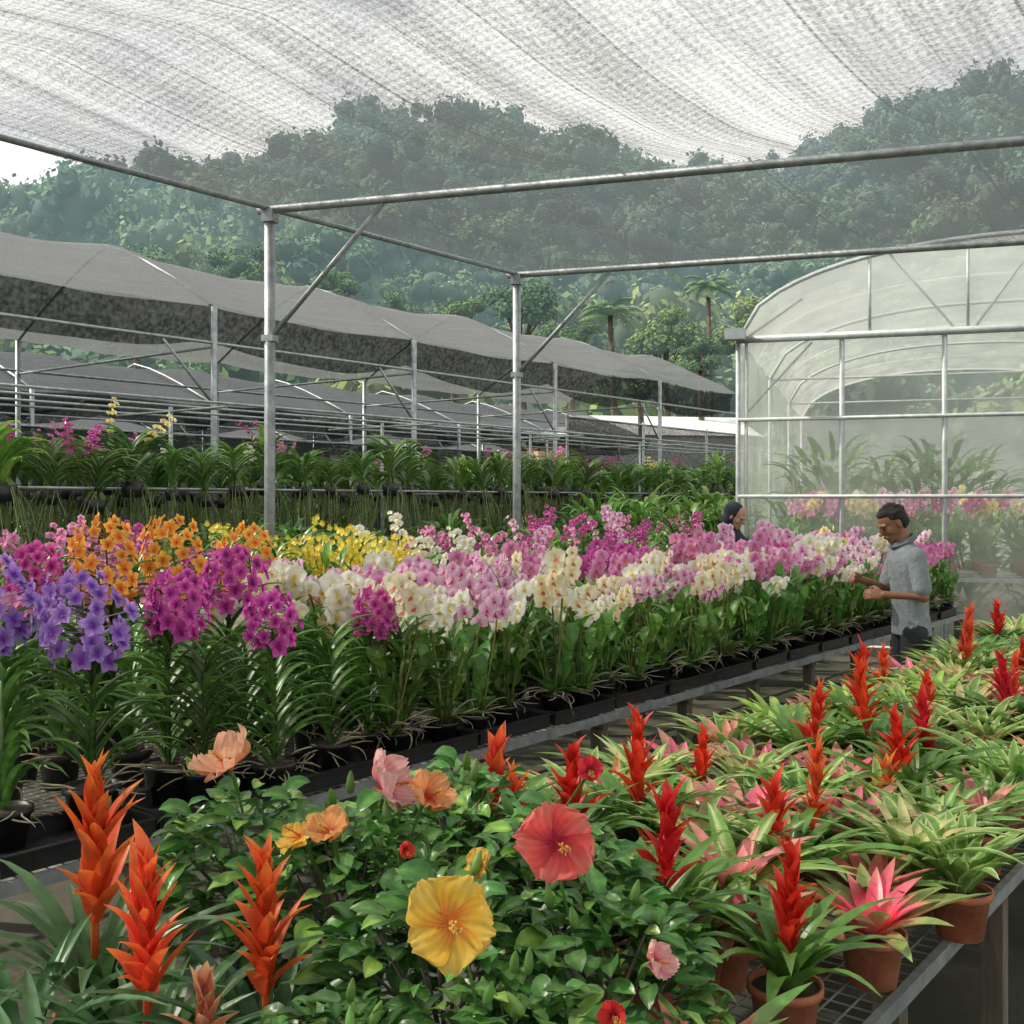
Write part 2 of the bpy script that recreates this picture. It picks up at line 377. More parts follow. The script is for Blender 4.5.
def mk_oncid():
    st = MB(); fl = MB()
    for b in range(4):
        a = rnd.uniform(0, 2 * PI); H = rnd.uniform(.52, .78); ln = rnd.uniform(.05, .2)
        tip = Vector((cos(a) * ln, sin(a) * ln, H)); tube(st, [(0, 0, .12), tip * .6 + Vector((0, 0, .06)), tip], [.003, .003, .001], 4, (.13, .19, .05))
        for k in range(22):
            t = rnd.uniform(.6, 1.02); q = tip * t + Vector((rnd.gauss(0, .04), rnd.gauss(0, .04), rnd.gauss(0, .025)))
            f = Vector((rnd.uniform(-.8, .8), -1, rnd.uniform(-.2, .6))); M = frame(q, f, rnd.uniform(-.5, .5)); c = jit((.86, .72, .12), .1)
            petal(fl, M, R(270), .03, .042, lambda t, u: c, .1, 2, 2)
            for aa in (30, 150, 90): petal(fl, M, R(aa), .018, .014, lambda t, u: mixc(c, (.5, .25, .03), .3), .1, 1, 2)
    return st.mesh('flower_spike', M_leaf), fl.mesh('flowers', M_petal)
oncid = [mk_oncid() for _ in range(3)]

def mk_vanda_fol(L=.34, H=.42, n=20, wd=.034, z0=.1, dk=1.0, base=(.065, .155, .035)):
    mb = MB(); pl = rnd.uniform(-.5, .5)
    tube(mb, [(0, 0, z0), (0, .01, z0 + H)], [.012, .008], 6, (.08, .14, .04))
    for k in range(n):
        t = k / n; az = pl + (k % 2) * PI + rnd.uniform(-.55, .55)
        leaf(mb, (0, 0, z0 + H * t), az, L * rnd.uniform(.8, 1.1) * (1.05 - .4 * t), wd, R(rnd.uniform(48, 72)), R(rnd.uniform(-60, -10)), gcol(tuple(x * dk for x in base)), 8, 2, .55, prof_strap, 1.4)
    return mb.mesh('foliage', M_gloss)
vanda_fol = [mk_vanda_fol(.36, .46, n=32, wd=.036) for _ in range(4)]
def mk_vanda_head(c1, c2, lip, n=34, S=.1, rad=.125, hh=.26, z0=.5):
    st = MB(); fl = MB(); ax = Vector((rnd.uniform(-.05, .05), -.05, 0)); base = Vector((0, 0, z0 - .1))
    top = base + ax + Vector((0, 0, .1 + hh)); tube(st, [base, base + ax * .5 + Vector((0, 0, .12)), top], [.006, .005, .002], 5, (.1, .13, .04))
    for k in range(n):
        t = k / (n - 1); a = k * 2.4 + rnd.uniform(-.3, .3); r = rad * (sin(PI * (t * .8 + .15)) ** .6)
        if sin(a) > .75: a += 1.2
        c = base + ax * (.4 + .6 * t) + Vector((0, 0, .08 + hh * t)); d = Vector((cos(a), sin(a) - .25, .15 + .5 * (t - .3)))
        q = c + d.normalized() * r * rnd.uniform(.72, 1.15); tube(st, [c, q - d.normalized() * .005], .002, 3, mixc((.2, .2, .1), c1, .5), False)
        vandaf(fl, q, d + Vector((rnd.uniform(-.35, .35), -.3, rnd.uniform(-.3, .3))), S * rnd.uniform(.8, 1.1) * (1.08 - .3 * t), jit(c1, .16), jit(c2, .15), lip, rnd.uniform(-.3, .3))
    return st.mesh('flower_spike', M_leaf), fl.mesh('flowers', M_petal)
vheads = {
 'violet': [mk_vanda_head((.52, .32, .76), (.20, .07, .42), (.2, .02, .4), 46, .084, .14, .24, .56) for _ in range(2)],
 'magenta': [mk_vanda_head((.74, .14, .50), (.36, .02, .22), (.25, .0, .15), 32, .080, .10, .19, .60) for _ in range(3)],
 'orange': [mk_vanda_head((.93, .52, .11), (.78, .25, .03), (.6, .08, .02), 36, .07, .11, .25, .55) for _ in range(2)],
}
# bromeliads
def mk_brom_leaves(n, L, wd, e0, e1, ca, cb, stripe, inner=None, z0=.1, mat=None, wv=.05):
    mb = MB()
    for k in range(n):
        t = k / n; az = k * 2.4 + rnd.uniform(-.2, .2); base = jit(ca, .18); sec = jit(cb, .12)
        if stripe == 'edge': cf = lambda tt, u: mixc(base, sec, .9 if abs(u) > .6 else .05)
        elif stripe == 'mid': cf = lambda tt, u: mixc(base, sec, .9 if abs(u) < .4 else .05)
        elif stripe == 'base': cf = lambda tt, u: mixc(sec, base, min(1, tt * 1.5))
        elif stripe == 'tip': cf = lambda tt, u: mixc(base, sec, max(0, tt * 1.5 - .4))
        else: cf = lambda tt, u: mixc(base, sec, .25 + .2 * tt)
        if inner and t > .58:
            ic = jit(inner, .12); cf = lambda tt, u: mixc(ic, base, max(0, tt - .6) * 1.2)
        l2 = L * (1.08 - .62 * t) * rnd.uniform(.85, 1.12)
        leaf(mb, (cos(az) * .015, sin(az) * .015, z0 + .02 * t), az, l2, wd * (1 if t < .6 else .8), R(e0 + 25 * t + rnd.uniform(-8, 8)), R(e1 + 45 * t + rnd.uniform(-16, 14)), cf, 8, 4, .4, prof_strap, 1.1, rnd.uniform(-.2, .2), wv)
    return mb.mesh('leaves', mat or M_brom)
def mk_torch(c1, c2, H=.16, z0=.2, n=24, bl=.105, wd=.028):
    mb = MB(); c0 = jit(c1, .05)
    tube(mb, [(0, 0, .1), (0, 0, z0), (0, 0, z0 + H * .95)], [.008, .008, .005], 6, mixc(c0, (.1, .15, .04), .3))
    for k in range(n):
        t = k / (n - 1); az = k * 2.4 + rnd.uniform(-.5, .5); col = jit(c1, .18)
        L = bl * (1.1 - .30 * t) * rnd.uniform(.65, 1.35)
        cf = lambda tt, u: mixc(mixc(col, (col[0] * .6, col[1] * .4, col[2] * .5), .5 * (1 - tt)), c2, max(0, tt - .5) * 1.5)
        leaf(mb, (0, 0, z0 - .02 + H * t), az, L, wd * rnd.uniform(.8, 1.2), R(64 + 20 * t + rnd.uniform(-10, 8)), R(22 + 46 * t + rnd.uniform(-28, 22)), cf, 6, 2, .6, prof_lance, 1.4, rnd.uniform(-.4, .4), .10)
    return mb.mesh('flower_head', M_bract)
G1 = (.07, .18, .035); G2 = (.12, .26, .05)
brom = {
 'torch': [(mk_brom_leaves(28, .33, .042, 52, -20, G1, G2, 'none', None), t) for t in (
     mk_torch((.72, .03, .025), (.80, .08, .04), .18), mk_torch((.80, .10, .04), (.88, .26, .07), .18), mk_torch((.68, .02, .03), (.76, .06, .05), .19, .2, 28))],
 'yellowtorch': [(mk_brom_leaves(24, .30, .042, 50, -20, G2, (.42, .54, .16), 'edge', None), mk_torch((.84, .18, .06), (.9, .6, .12), .14, .18, 18, .09)) for _ in range(2)],
 'striped': [(mk_brom_leaves(30, .32, .044, 46, -18, (.14, .30, .05), (.58, .64, .30), 'edge', i, wv=.07), None) for i in ((.62, .58, .26), None, (.74, .28, .22))],
 'midstripe': [(mk_brom_leaves(30, .31, .048, 42, -14, (.13, .30, .05), (.62, .68, .36), 'mid', i), None) for i in ((.76, .28, .28), None, (.58, .62, .28))],
 'lime': [(mk_brom_leaves(30, .30, .044, 46, -16, (.20, .38, .06), (.38, .52, .12), 'none', i), None) for i in (None, (.76, .28, .16), (.6, .62, .18))],
 'pink': [(mk_brom_leaves(28, .27, .052, 32, -6, a, b, 'base', i), None) for a, b, i in (
     ((.22, .28, .08), (.70, .22, .25), (.82, .12, .24)), ((.44, .22, .16), (.76, .34, .34), (.82, .15, .28)), ((.16, .30, .07), (.66, .36, .28), (.78, .18, .2)))],
 'red': [(mk_brom_leaves(26, .26, .050, 32, -5, (.13, .24, .05), (.5, .18, .1), 'base', (.80, .07, .05)), None) for _ in range(2)],
 'pale': [(mk_brom_leaves(30, .28, .042, 40, -12, (.32, .44, .20), (.72, .54, .44), 'tip', (.76, .54, .44)), None) for _ in range(2)],
}
# hibiscus
def mk_hib(seed, Rr=.24, H=.46, n=360):
    mb = MB(); st = MB(); r = rnd
    for i in range(16):
        a = r.uniform(0, 2 * PI); rr = Rr * r.uniform(.3, .95); h = H * r.uniform(.55, .95)
        pts = [Vector((0, 0, .12)), Vector((cos(a) * rr * .35, sin(a) * rr * .35, h * .6)), Vector((cos(a) * rr, sin(a) * rr, h))]
        tube(st, pts, [.006, .004, .002], 5, (.10, .09, .05))
    for i in range(n):
        a = r.uniform(0, 2 * PI); u = r.uniform(-.25, 1) ; rr = math.sqrt(max(0, 1 - u * u)) * Rr * r.uniform(.7, 1.05)
        q = Vector((cos(a) * rr, sin(a) * rr, .14 + (H - .14) * (.25 + .75 * u) * r.uniform(.8, 1.08)))
        c = jit((.045, .13, .028) if r.random() > .2 else (.13, .25, .05), .35)
        cf = lambda t, u2: mixc(c, (c[0] * 2.1, c[1] * 1.7, c[2] * 1.6), max(0, 1 - abs(u2) * 2.2) * .7)
        l = r.uniform(.04, .095)
        leaf(mb, q, a + r.uniform(-.9, .9), l, l * r.uniform(.48, .66), R(r.uniform(-5, 60)), R(r.uniform(-60, 5)), cf, 6, 4, .28, prof_oval, 1, r.uniform(-.6, .6), .13)
    return mb.mesh('foliage', M_hleaf), st.mesh('branches', M_bark)
hibs = [mk_hib(i) for i in range(4)]
def hib_flower(c1, c2, cc, S=.15, openn=.2):
    mb = MB(); sm = MB()
    for k in range(5):
        col = jit(c1, .07)
        def cf(t, u, col=col):
            v = mixc(cc, col, min(1, max(0, (t - .10) * 3.2) * (1 - .25 * abs(sin(u * 9)) * (1 - t)))); e = .88 + .12 * cos(u * 24) * (1 - t * .5)
            v = mixc(v, c2, max(0, t - .5) * 1.4); e *= 1 - .18 * max(0, -u) ** 2
            return tuple(x * e for x in v)
        petal(mb, Matrix.Identity(4), R(72 * k) + rnd.uniform(-.07, .07), S * .54 * rnd.uniform(.93, 1.06), S * .76, cf, openn * rnd.uniform(.7, 1.3), 14, 24, .07, 0, k * 1.7 + rnd.uniform(0, 1), .06, True)
    tube(sm, [(0, 0, 0), (0, -.01, S * .2), (0, -.025, S * .42)], [.004, .003, .0025], 6, mixc(cc, (.8, .5, .2), .4))
    for k in range(26):
        t = rnd.uniform(.45, 1); a = rnd.uniform(0, 6.28)
        q = Vector((0, -.025 * t, S * .42 * t)); e = q + Vector((cos(a), sin(a), .2)) * .008
        tube(sm, [q, e], .0008, 3, (.8, .5, .2)); ell(sm, e, (.0018,) * 3, None, 6, (.88, .65, .12))
    return mb.mesh('hibiscus_flower', M_petal), sm.mesh('stamen', M_petal)
def hib_bud():
    mb = MB(); 
    lathe(mb, [(.001, 0), (.008, .005), (.011, .02), (.008, .04), (.002, .055)], 8, (.14, .26, .06)); return mb.mesh('bud', M_leaf)
bud = hib_bud()

# ------------------------------------------------------------------ ordinals
ONES = ['zeroth', 'first', 'second', 'third', 'fourth', 'fifth', 'sixth', 'seventh', 'eighth', 'ninth', 'tenth', 'eleventh', 'twelfth', 'thirteenth', 'fourteenth', 'fifteenth', 'sixteenth', 'seventeenth', 'eighteenth', 'nineteenth']
TENS = {2: ('twentieth', 'twenty'), 3: ('thirtieth', 'thirty'), 4: ('fortieth', 'forty'), 5: ('fiftieth', 'fifty'), 6: ('sixtieth', 'sixty')}
def ordn(i):
    if i < 20: return ONES[i]
    a, b = divmod(i, 10); return TENS[a][0] if b == 0 else TENS[a][1] + '-' + ONES[b]

# ------------------------------------------------------------------ setting: ground, paths, hills
mb = MB(); S_ = 900
mb.add([Vector((-S_, -60, 0)), Vector((S_, -60, 0)), Vector((S_, 1200, 0)), Vector((-S_, 1200, 0))], [(0, 1, 2, 3)], (.1, .1, .1))
ob('ground', mb.mesh('ground', M_ground), kind='structure')
def strip(name, s0, s1, n0, n1, z, mat):
    mb = MB(); mb.add([P(s0, n0, z), P(s0, n1, z), P(s1, n1, z), P(s1, n0, z)], [(0, 1, 2, 3)], (.2, .2, .2)); return ob(name, mb.mesh(name, mat), kind='structure')
strip('path', -1, 12.2, -3.35, -2.25, .012, M_path)
strip('path', -1, 11, -5.25, -4.75, .012, M_path)
sky_x = [-700, -300, 0, 50, 100, 200, 300, 380, 450, 520, 570, 640, 700, 760, 820, 870, 930, 1024, 1300, 1700]
sky_y = [310, 290, 272, 258, 226, 182, 160, 130, 112, 130, 152, 172, 182, 172, 138, 110, 92, 78, 90, 180]
RD = 250.0
def ridge(X): return 1.7 + (500 - np.interp(512 + X / RD * 1100, sky_x, sky_y) - 44) / 1100 * RD
def hz(X, Y):
    t = np.clip((Y - 62) / (RD - 62), 0, 1); sm = t * t * (3 - 2 * t) * .75 + t * .25
    bump = 5 * np.sin(X * .05 + Y * .03) + 4 * np.sin(X * .11 - Y * .07 + 1) 
    base = ridge(X) * sm + bump * t * (1 - t) * 2.2
    back = np.clip((Y - RD) / 150, 0, 1)
    return base * (1 - back * .7) - .5
gx = np.linspace(-330, 330, 90); gy = np.linspace(60, 420, 60); GX, GY = np.meshgrid(gx, gy); GZ = hz(GX, GY)
v = np.stack([GX.ravel(), GY.ravel(), GZ.ravel()], 1); nx = len(gx)
ii, jj = np.meshgrid(np.arange(nx - 1), np.arange(len(gy) - 1)); b0 = (jj * nx + ii).ravel()
q = np.stack([b0, b0 + 1, b0 + nx + 1, b0 + nx], 1)
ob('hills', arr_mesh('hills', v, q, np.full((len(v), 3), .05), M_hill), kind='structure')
rng = np.random.default_rng(5)
def cloud(lobes, n, size, rs, col, dark=.35):
    L = np.array(lobes); k = rs.integers(0, len(L), n); d = rs.normal(size=(n, 3)); d /= np.linalg.norm(d, axis=1)[:, None]
    d[:, 2] = np.where(d[:, 2] < -.3, -d[:, 2], d[:, 2])
    rad = L[k, 3] * rs.uniform(.65, 1.22, n); c = L[k, :3] + d * rad[:, None] * np.array([1, 1, .8])
    nrm = d + rs.normal(size=(n, 3)) * .45 + np.array([0, 0, .3]); nrm /= np.linalg.norm(nrm, axis=1)[:, None]
    a = np.cross(nrm, rs.normal(size=(n, 3))); a /= np.linalg.norm(a, axis=1)[:, None]; b = np.cross(nrm, a)
    s = size * rs.uniform(.5, 1.3, n)[:, None]
    v = np.stack([c - a * s * .5, c + b * s * .32, c + a * s * .5, c - b * s * .32], 1).reshape(-1, 3)
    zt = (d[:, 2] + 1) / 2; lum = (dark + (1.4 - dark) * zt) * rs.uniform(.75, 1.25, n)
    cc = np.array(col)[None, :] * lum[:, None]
    return v, np.repeat(cc, 4, axis=0)
def solidlobes(lobes, col):
    mb = MB()
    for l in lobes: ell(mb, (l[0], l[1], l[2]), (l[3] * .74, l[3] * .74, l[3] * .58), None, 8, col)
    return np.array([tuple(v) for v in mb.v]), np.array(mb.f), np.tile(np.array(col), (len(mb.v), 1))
crowns = []
for i in range(8):
    lobes = [(0, 0, .35 + .12 * (i % 3), .42)] + [(cos(a) * rng.uniform(.3, .7), sin(a) * rng.uniform(.3, .7), rng.uniform(-.1, .65), rng.uniform(.15, .38)) for a in np.linspace(0, 6.28, 10)[:-1]]
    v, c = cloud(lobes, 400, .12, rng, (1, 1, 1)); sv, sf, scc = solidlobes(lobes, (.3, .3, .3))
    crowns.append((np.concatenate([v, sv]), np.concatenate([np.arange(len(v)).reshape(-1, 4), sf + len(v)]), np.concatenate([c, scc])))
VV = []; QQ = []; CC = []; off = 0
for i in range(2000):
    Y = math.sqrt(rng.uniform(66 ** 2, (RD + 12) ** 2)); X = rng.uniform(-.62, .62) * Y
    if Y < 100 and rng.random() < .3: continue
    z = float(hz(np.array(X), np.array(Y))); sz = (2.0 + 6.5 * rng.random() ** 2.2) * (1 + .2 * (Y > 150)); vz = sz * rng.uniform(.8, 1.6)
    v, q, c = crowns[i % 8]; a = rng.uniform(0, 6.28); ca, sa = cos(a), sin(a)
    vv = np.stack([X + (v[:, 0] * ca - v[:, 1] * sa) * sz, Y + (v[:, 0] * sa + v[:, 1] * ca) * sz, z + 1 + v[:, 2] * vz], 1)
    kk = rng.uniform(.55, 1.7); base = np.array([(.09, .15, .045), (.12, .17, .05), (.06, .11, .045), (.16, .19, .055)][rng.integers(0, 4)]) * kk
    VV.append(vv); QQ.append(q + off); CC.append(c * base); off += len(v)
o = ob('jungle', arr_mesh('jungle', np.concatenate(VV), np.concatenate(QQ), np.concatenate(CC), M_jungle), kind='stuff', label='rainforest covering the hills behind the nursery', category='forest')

def px(x, d): return (x - 512) / 1100 * d
def tree(x, ytop, wpx, d, col, label, n=2200):
    X = px(x, d); top = 1.7 + (500 - ytop) / 1100 * d; r = wpx / 1100 * d / 2; col = tuple(c * 1.3 for c in col)
    t = root('broadleaf_tree', label, 'tree', (X, d, 0), 0, 'trees between the nursery and the hills')
    rs = np.random.default_rng(int(x)); mb = MB(); h0 = top - r * 1.6
    tube(mb, [(0, 0, -.2), (.1 * r, 0, h0 * .5), (0, 0, h0), (0, 0, top - r * .8)], [.07 * r + .12, .06 * r + .08, .05 * r + .05, .04], 7, (.1, .1, .1))
    lobes = [(0, 0, top - r * .75, r * .6)]
    for k in range(11):
        a = k * 2.4; e = rs.uniform(.4, .75) * r; zz = top - r * rs.uniform(.4, 1.7); lobes.append((cos(a) * e, sin(a) * e, zz, r * rs.uniform(.26, .42)))
        tube(mb, [(0, 0, h0 - .1 * r), (cos(a) * e * .5, sin(a) * e * .5, (h0 + zz) / 2), (cos(a) * e, sin(a) * e, zz)], [.09, .06, .03], 5, (.1, .1, .1))
    ob('trunk', mb.mesh('trunk', M_bark), t)
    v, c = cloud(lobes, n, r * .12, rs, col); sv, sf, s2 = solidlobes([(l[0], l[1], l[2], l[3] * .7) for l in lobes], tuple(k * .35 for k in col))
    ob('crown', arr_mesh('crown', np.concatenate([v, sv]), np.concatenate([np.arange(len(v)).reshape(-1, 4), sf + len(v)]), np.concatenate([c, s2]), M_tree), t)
tree(520, 274, 92, 58, (.045, .085, .03), 'dark rounded broadleaf tree rising above the shade roof beside the second post')
tree(452, 292, 70, 62, (.08, .13, .035), 'lighter green tree left of the dark rounded tree')
tree(570, 318, 60, 54, (.07, .12, .035), 'small bushy green tree between the dark rounded tree and the palm')
tree(665, 305, 90, 60, (.10, .15, .035), 'bright green spreading tree right of the palm')
tree(745, 290, 70, 56, (.11, .155, .04), 'yellow green tree just left of the plastic greenhouse arch')
tree(395, 285, 60, 66, (.065, .12, .03), 'green tree seen above the middle of the left shade roof')
tree(330, 262, 64, 70, (.07, .12, .035), 'green tree just right of the near steel post')
tree(240, 240, 75, 74, (.055, .105, .03), 'mid green tree just left of the near steel post')
tree(135, 236, 80, 78, (.07, .12, .035), 'broad green tree above the left end of the shade roof')
tree(700, 330, 56, 46, (.06, .11, .035), 'low dark bush-like tree at the right end of the shade roof')
tree(805, 275, 60, 60, (.06, .11, .035), 'tree glimpsed through the plastic greenhouse roof')
tree(640, 352, 60, 42, (.08, .13, .035), 'low leafy tree just above the shade roof, right of the palm')
def palm(x, ytop, wpx, d, label):
    X = px(x, d); top = 1.7 + (500 - ytop) / 1100 * d; r = wpx / 1100 * d / 2
    t = root('palm_tree', label, 'palm tree', (X, d, 0)); mb = MB()
    tube(mb, [(0, 0, -.2), (.2, 0, top * .5), (0, 0, top - r * .6)], [.22, .16, .12], 7, (.1, .1, .1)); ob('trunk', mb.mesh('trunk', M_bark), t)
    fb = MB()
    for k in range(20):
        az = k * 2.4; e0 = R(rnd.uniform(0, 80)); e1 = R(rnd.uniform(-70, -20)); p = Vector((0, 0, top - r * .6)); d0 = Vector((cos(az), sin(az), 0)); sd = Vector((-sin(az), cos(az), 0))
        for i in range(16):
            tt = i / 15; e = e0 + (e1 - e0) * tt; dr = d0 * cos(e) + Z * sin(e); p2 = p + dr * r * 1.15 / 15
            c = jit((.12, .20, .06), .3); ll = r * .42 * sin(PI * (tt * .85 + .12)) 
            for s in (-1, 1):
                q = p + sd * s * ll + dr * ll * .5 - Z * ll * .35
                fb.add([p, p2, q], [(0, 1, 2)], c)
            p = p2
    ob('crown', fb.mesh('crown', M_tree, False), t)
palm(610, 296, 66, 52, 'feather-leaved palm rising above the shade roof right of the second post')
palm(708, 272, 52, 66, 'tall thin palm left of the plastic greenhouse against the hill')

# ------------------------------------------------------------------ main shade canopy
P1 = Vector((-1.92, 8.72, 0)); A2 = 3.2; ZR = 4.0
def RF(a, b, z=0): v = P1 + U * a + W * b; return Vector((v.x, v.y, z))
t = root('shade_canopy', 'grey shade net canopy on galvanised posts spanning over the orchid benches', 'shade structure', RF(0, 0, 0))
T0 = t.location.copy()
def loc(v): return v - T0
na_, nb_ = 176, 200
ga = np.linspace(-15, A2 + .12, na_); gb = np.linspace(-.05, 12, nb_); AA, BB = np.meshgrid(ga, gb, indexing='ij')
frac = np.mod(AA / A2, 1); sag = -.20 * np.sin(PI * frac)
nn = BB * (W.dot(N)); rip = .06 * np.abs(np.sin(PI * nn / 1.26)) ** .8 + .012 * np.sin(nn * 2 * PI / .42)
ZZ = ZR + .045 + sag * np.clip(BB / 1.0, .25, 1) + rip * np.sin(PI * frac) ** .5 + .006 * np.sin(AA * 5 + BB * 1) * np.sin(PI * frac)
vx = P1.x + U.x * AA + W.x * BB - T0.x; vy = P1.y + U.y * AA + W.y * BB - T0.y
v = np.stack([vx.ravel(), vy.ravel(), ZZ.ravel()], 1)
ii, jj = np.meshgrid(np.arange(na_ - 1), np.arange(nb_ - 1), indexing='ij'); b0 = (ii * nb_ + jj).ravel()
q = np.stack([b0, b0 + 1, b0 + nb_ + 1, b0 + nb_], 1)
me = arr_mesh('net_roof', v, q, np.full((len(v), 3), .4), M_net); me.polygons.foreach_set('use_smooth', [True] * len(me.polygons)); ob('net_roof', me, t)
def bar(name, a, b, r, parent, base, mat=M_galv, n=10):
    mb = MB(); a = Vector(a) - base; b = Vector(b) - base; tube(mb, [a, b], r, n); me = mb.mesh(name, mat, False)
    me.polygons.foreach_set('use_smooth', [len(p.vertices) == 4 for p in me.polygons]); return ob(name, me, parent)
for a in (A2, 0, -6.4, -12.8):
    bar('beam', RF(a, -.1, ZR), RF(a, 12, ZR), .032, t, T0)
bar('edge_rail', RF(-15, 0, ZR + .01), RF(A2 + .1, 0, ZR + .01), .022, t, T0)
for a in (0, A2, -12.8):
    for b in (0, 8):
        bar('post', RF(a, b, -.1), RF(a, b, ZR), .043, t, T0)
        if b == 0 and a > -1:
            bar('brace', RF(a, 0, 2.98), RF(a, .98, ZR - .03), .02, t, T0)
            mb = MB(); box(mb, loc(RF(a, 0, ZR - .05)), (.10, .10, .10), WA); ob('bracket', mb.mesh('bracket', M_galv, False), t)
            mb = MB(); box(mb, loc(RF(a, 0, 2.98)), (.10, .10, .05), WA); ob('bracket', mb.mesh('bracket', M_galv, False), t)
mb = MB(); pts = []
for i in range(60):
    a = -15 + (A2 + 15.1) * i / 59; pts.append(loc(RF(a, -.05, ZR + .03)))
tube(mb, pts, .012, 5)
ob('net_hem', mb.mesh('net_hem', solid_mat('black_cord', (.03, .03, .03))), t)

# ------------------------------------------------------------------ left shade houses
def shade_house(label, n0, width, s0, s1, bay, ze, zr, mat, post_s, drop=.35, mats=M_galv, sagk=.1, pk=1.25, skirt=None):
    base = P(s0, n0, 0); t = root('shade_house', label, 'shade structure', base, UA)
    mb = MB(); nb = int((s1 - s0) / .2); nc = 16; vs = []; fs = []
    for i in range(nb + 1):
        s = (s1 - s0) * i / nb; fr = (s / bay) % 1; sg = -sagk * sin(PI * fr) ** .8
        for j in range(nc + 1):
            u = j / nc; w = u * width
            prof = 1 - abs(2 * u - 1) ** pk
            z = ze + (zr - ze) * prof + sg * (.5 + .5 * prof) + .012 * sin(s * 5 + j) - .05 * sin(PI * fr) * sin(2 * PI * u) ** 2
            vs.append(Vector((s, w, z)))
    k = nc + 1
    for i in range(nb):
        for j in range(nc): fs.append((i * k + j, i * k + j + 1, (i + 1) * k + j + 1, (i + 1) * k + j))
    mb.add(vs, fs, (.4, .4, .4)); ob('net_roof', mb.mesh('net_roof', mat), t)
    if drop:
        mb = MB(); vs = []; fs = []
        for i in range(nb + 1):
            s = (s1 - s0) * i / nb; fr = (s / bay) % 1; sg = -sagk * sin(PI * fr) ** .8 * .5
            dz = drop * (.8 + .35 * sin(PI * fr) + .06 * sin(s * 2.3))
            for j in range(5): vs.append(Vector((s, .04 + .04 * sin(s * 4 + j) + .15 * j / 4, ze + sg - .01 - dz * j / 4)))
        for i in range(nb):
            for j in range(4): fs.append((i * 5 + j, i * 5 + j + 1, (i + 1) * 5 + j + 1, (i + 1) * 5 + j))
        mb.add(vs, fs, (.2, .2, .2)); ob('net_skirt', mb.mesh('net_skirt', skirt or M_dnet), t)
    def bb(name, a, b, r=.03):
        mb = MB(); tube(mb, [a, b], r, 8); ob(name, mb.mesh(name, mats), t)
    for w in (0.0, width): bb('eave_rail', (0, w, ze - drop * .95 - .02), (s1 - s0, w, ze - drop * .95 - .02), .018)
    for q_, ps in enumerate(post_s):
        s = ps - s0
        for w in (0.0, width):
            bb('post', (s, w, 0), (s, w, ze - .02), .036)
        bb('brace', (s, 0, ze - 1.1), (s - .65, 0, ze - drop - .02), .015)
        bb('tie_bar', (s, 0, ze - drop - .04), (s, width, ze - drop - .04), .016)
        mbb = MB(); tube(mbb, [(s, width * u, ze + (zr - ze) * (1 - abs(2 * u - 1) ** pk) - .02) for u in [i / 10 for i in range(11)]], .02, 6); ob('arch', mbb.mesh('arch', mats), t)
    return t
ps = [4.3 + 3.2 * k for k in range(-1, 5)]
shade_house('long low grey net shade house behind the hanging orchid rack', -10, 4.2, 1.1, 20.1, 3.2, 3.84, 4.80, M_net2, ps, .42, sagk=.11)
shade_house('second grey net shade house farther back, roof just showing under the first', -15.5, 4.6, 0, 26, 3.2, 3.35, 4.2, M_net3, [2 + 3.2 * k for k in range(8)], .4, sagk=.1)
shade_house('third dark net shade house glimpsed beneath the second one', -22, 5, 0, 34, 4, 3.2, 4.1, M_net3, [3 + 4 * k for k in range(8)], .3)
shade_house('pale plastic-roofed shelter farthest back on the left', -30, 6, 0, 44, 4, 3.4, 4.6, M_film, [3 + 4 * k for k in range(10)], .1, M_steelw, skirt=M_film)

def panel(name, label, cat, s0, s1, n, z0, z1, mat):
    b = P(s0, n, 0); t = root(name, label, cat, b, UA); mb = MB(); k = int((s1 - s0) / .3); vs = []; fs = []
    for i in range(k + 1):
        for j in range(4): vs.append(Vector(((s1 - s0) * i / k, .04 * sin(i * 1.3 + j), z0 + (z1 - z0) * j / 3)))
    for i in range(k):
        for j in range(3): fs.append((i * 4 + j, i * 4 + j + 1, (i + 1) * 4 + j + 1, (i + 1) * 4 + j))
    mb.add(vs, fs, (.1, .1, .1)); ob('net_panel', mb.mesh('net_panel', mat), t)
    for i in range(int((s1 - s0) / 3) + 1):
        mb = MB(); tube(mb, [(i * 3, 0, 0), (i * 3, 0, z1 + .05)], .035, 6); ob('post', mb.mesh('post', M_galv), t)
    mb = MB(); tube(mb, [(0, 0, z1), (s1 - s0, 0, z1)], .025, 6); ob('top_rail', mb.mesh('top_rail', M_galv), t)
panel('net_fence', 'dark net windbreak under the right end of the left shade house', 'fence', 18.5, 27.5, -13.0, .3, 3.4, M_dnet)
panel('net_fence', 'long dark net windbreak behind the hanging orchid rack', 'fence', 3, 18, -14.4, .1, 2.7, M_dnet)
def shed(x, d, w, dep, h, wall, roof, label, rz=0):
    t = root('nursery_shed', label, 'shed', (px(x, d), d, 0), rz)
    mb = MB(); box(mb, (0, 0, h / 2), (w, dep, h)); ob('wall', mb.mesh('wall', wall, False), t)
    mb = MB(); hw = w / 2 + .3; hd = dep / 2 + .3
    mb.add([Vector((-hw, -hd, h - .05)), Vector((hw, -hd, h - .05)), Vector((hw, 0, h + dep * .18)), Vector((-hw, 0, h + dep * .18)), Vector((hw, hd, h - .05)), Vector((-hw, hd, h - .05))], [(0, 1, 2, 3), (3, 2, 4, 5)], (.5, .5, .5))
    ob('roof', mb.mesh('roof', roof, False), t)
    mb = MB(); box(mb, (w * .2, -dep / 2 - .02, 1.0), (.9, .06, 2.0)); ob('door', mb.mesh('door', M_wood, False), t)
    mb = MB(); box(mb, (-w * .2, -dep / 2 - .02, 1.6), (1.1, .06, .8)); ob('window', mb.mesh('window', M_pot, False), t)
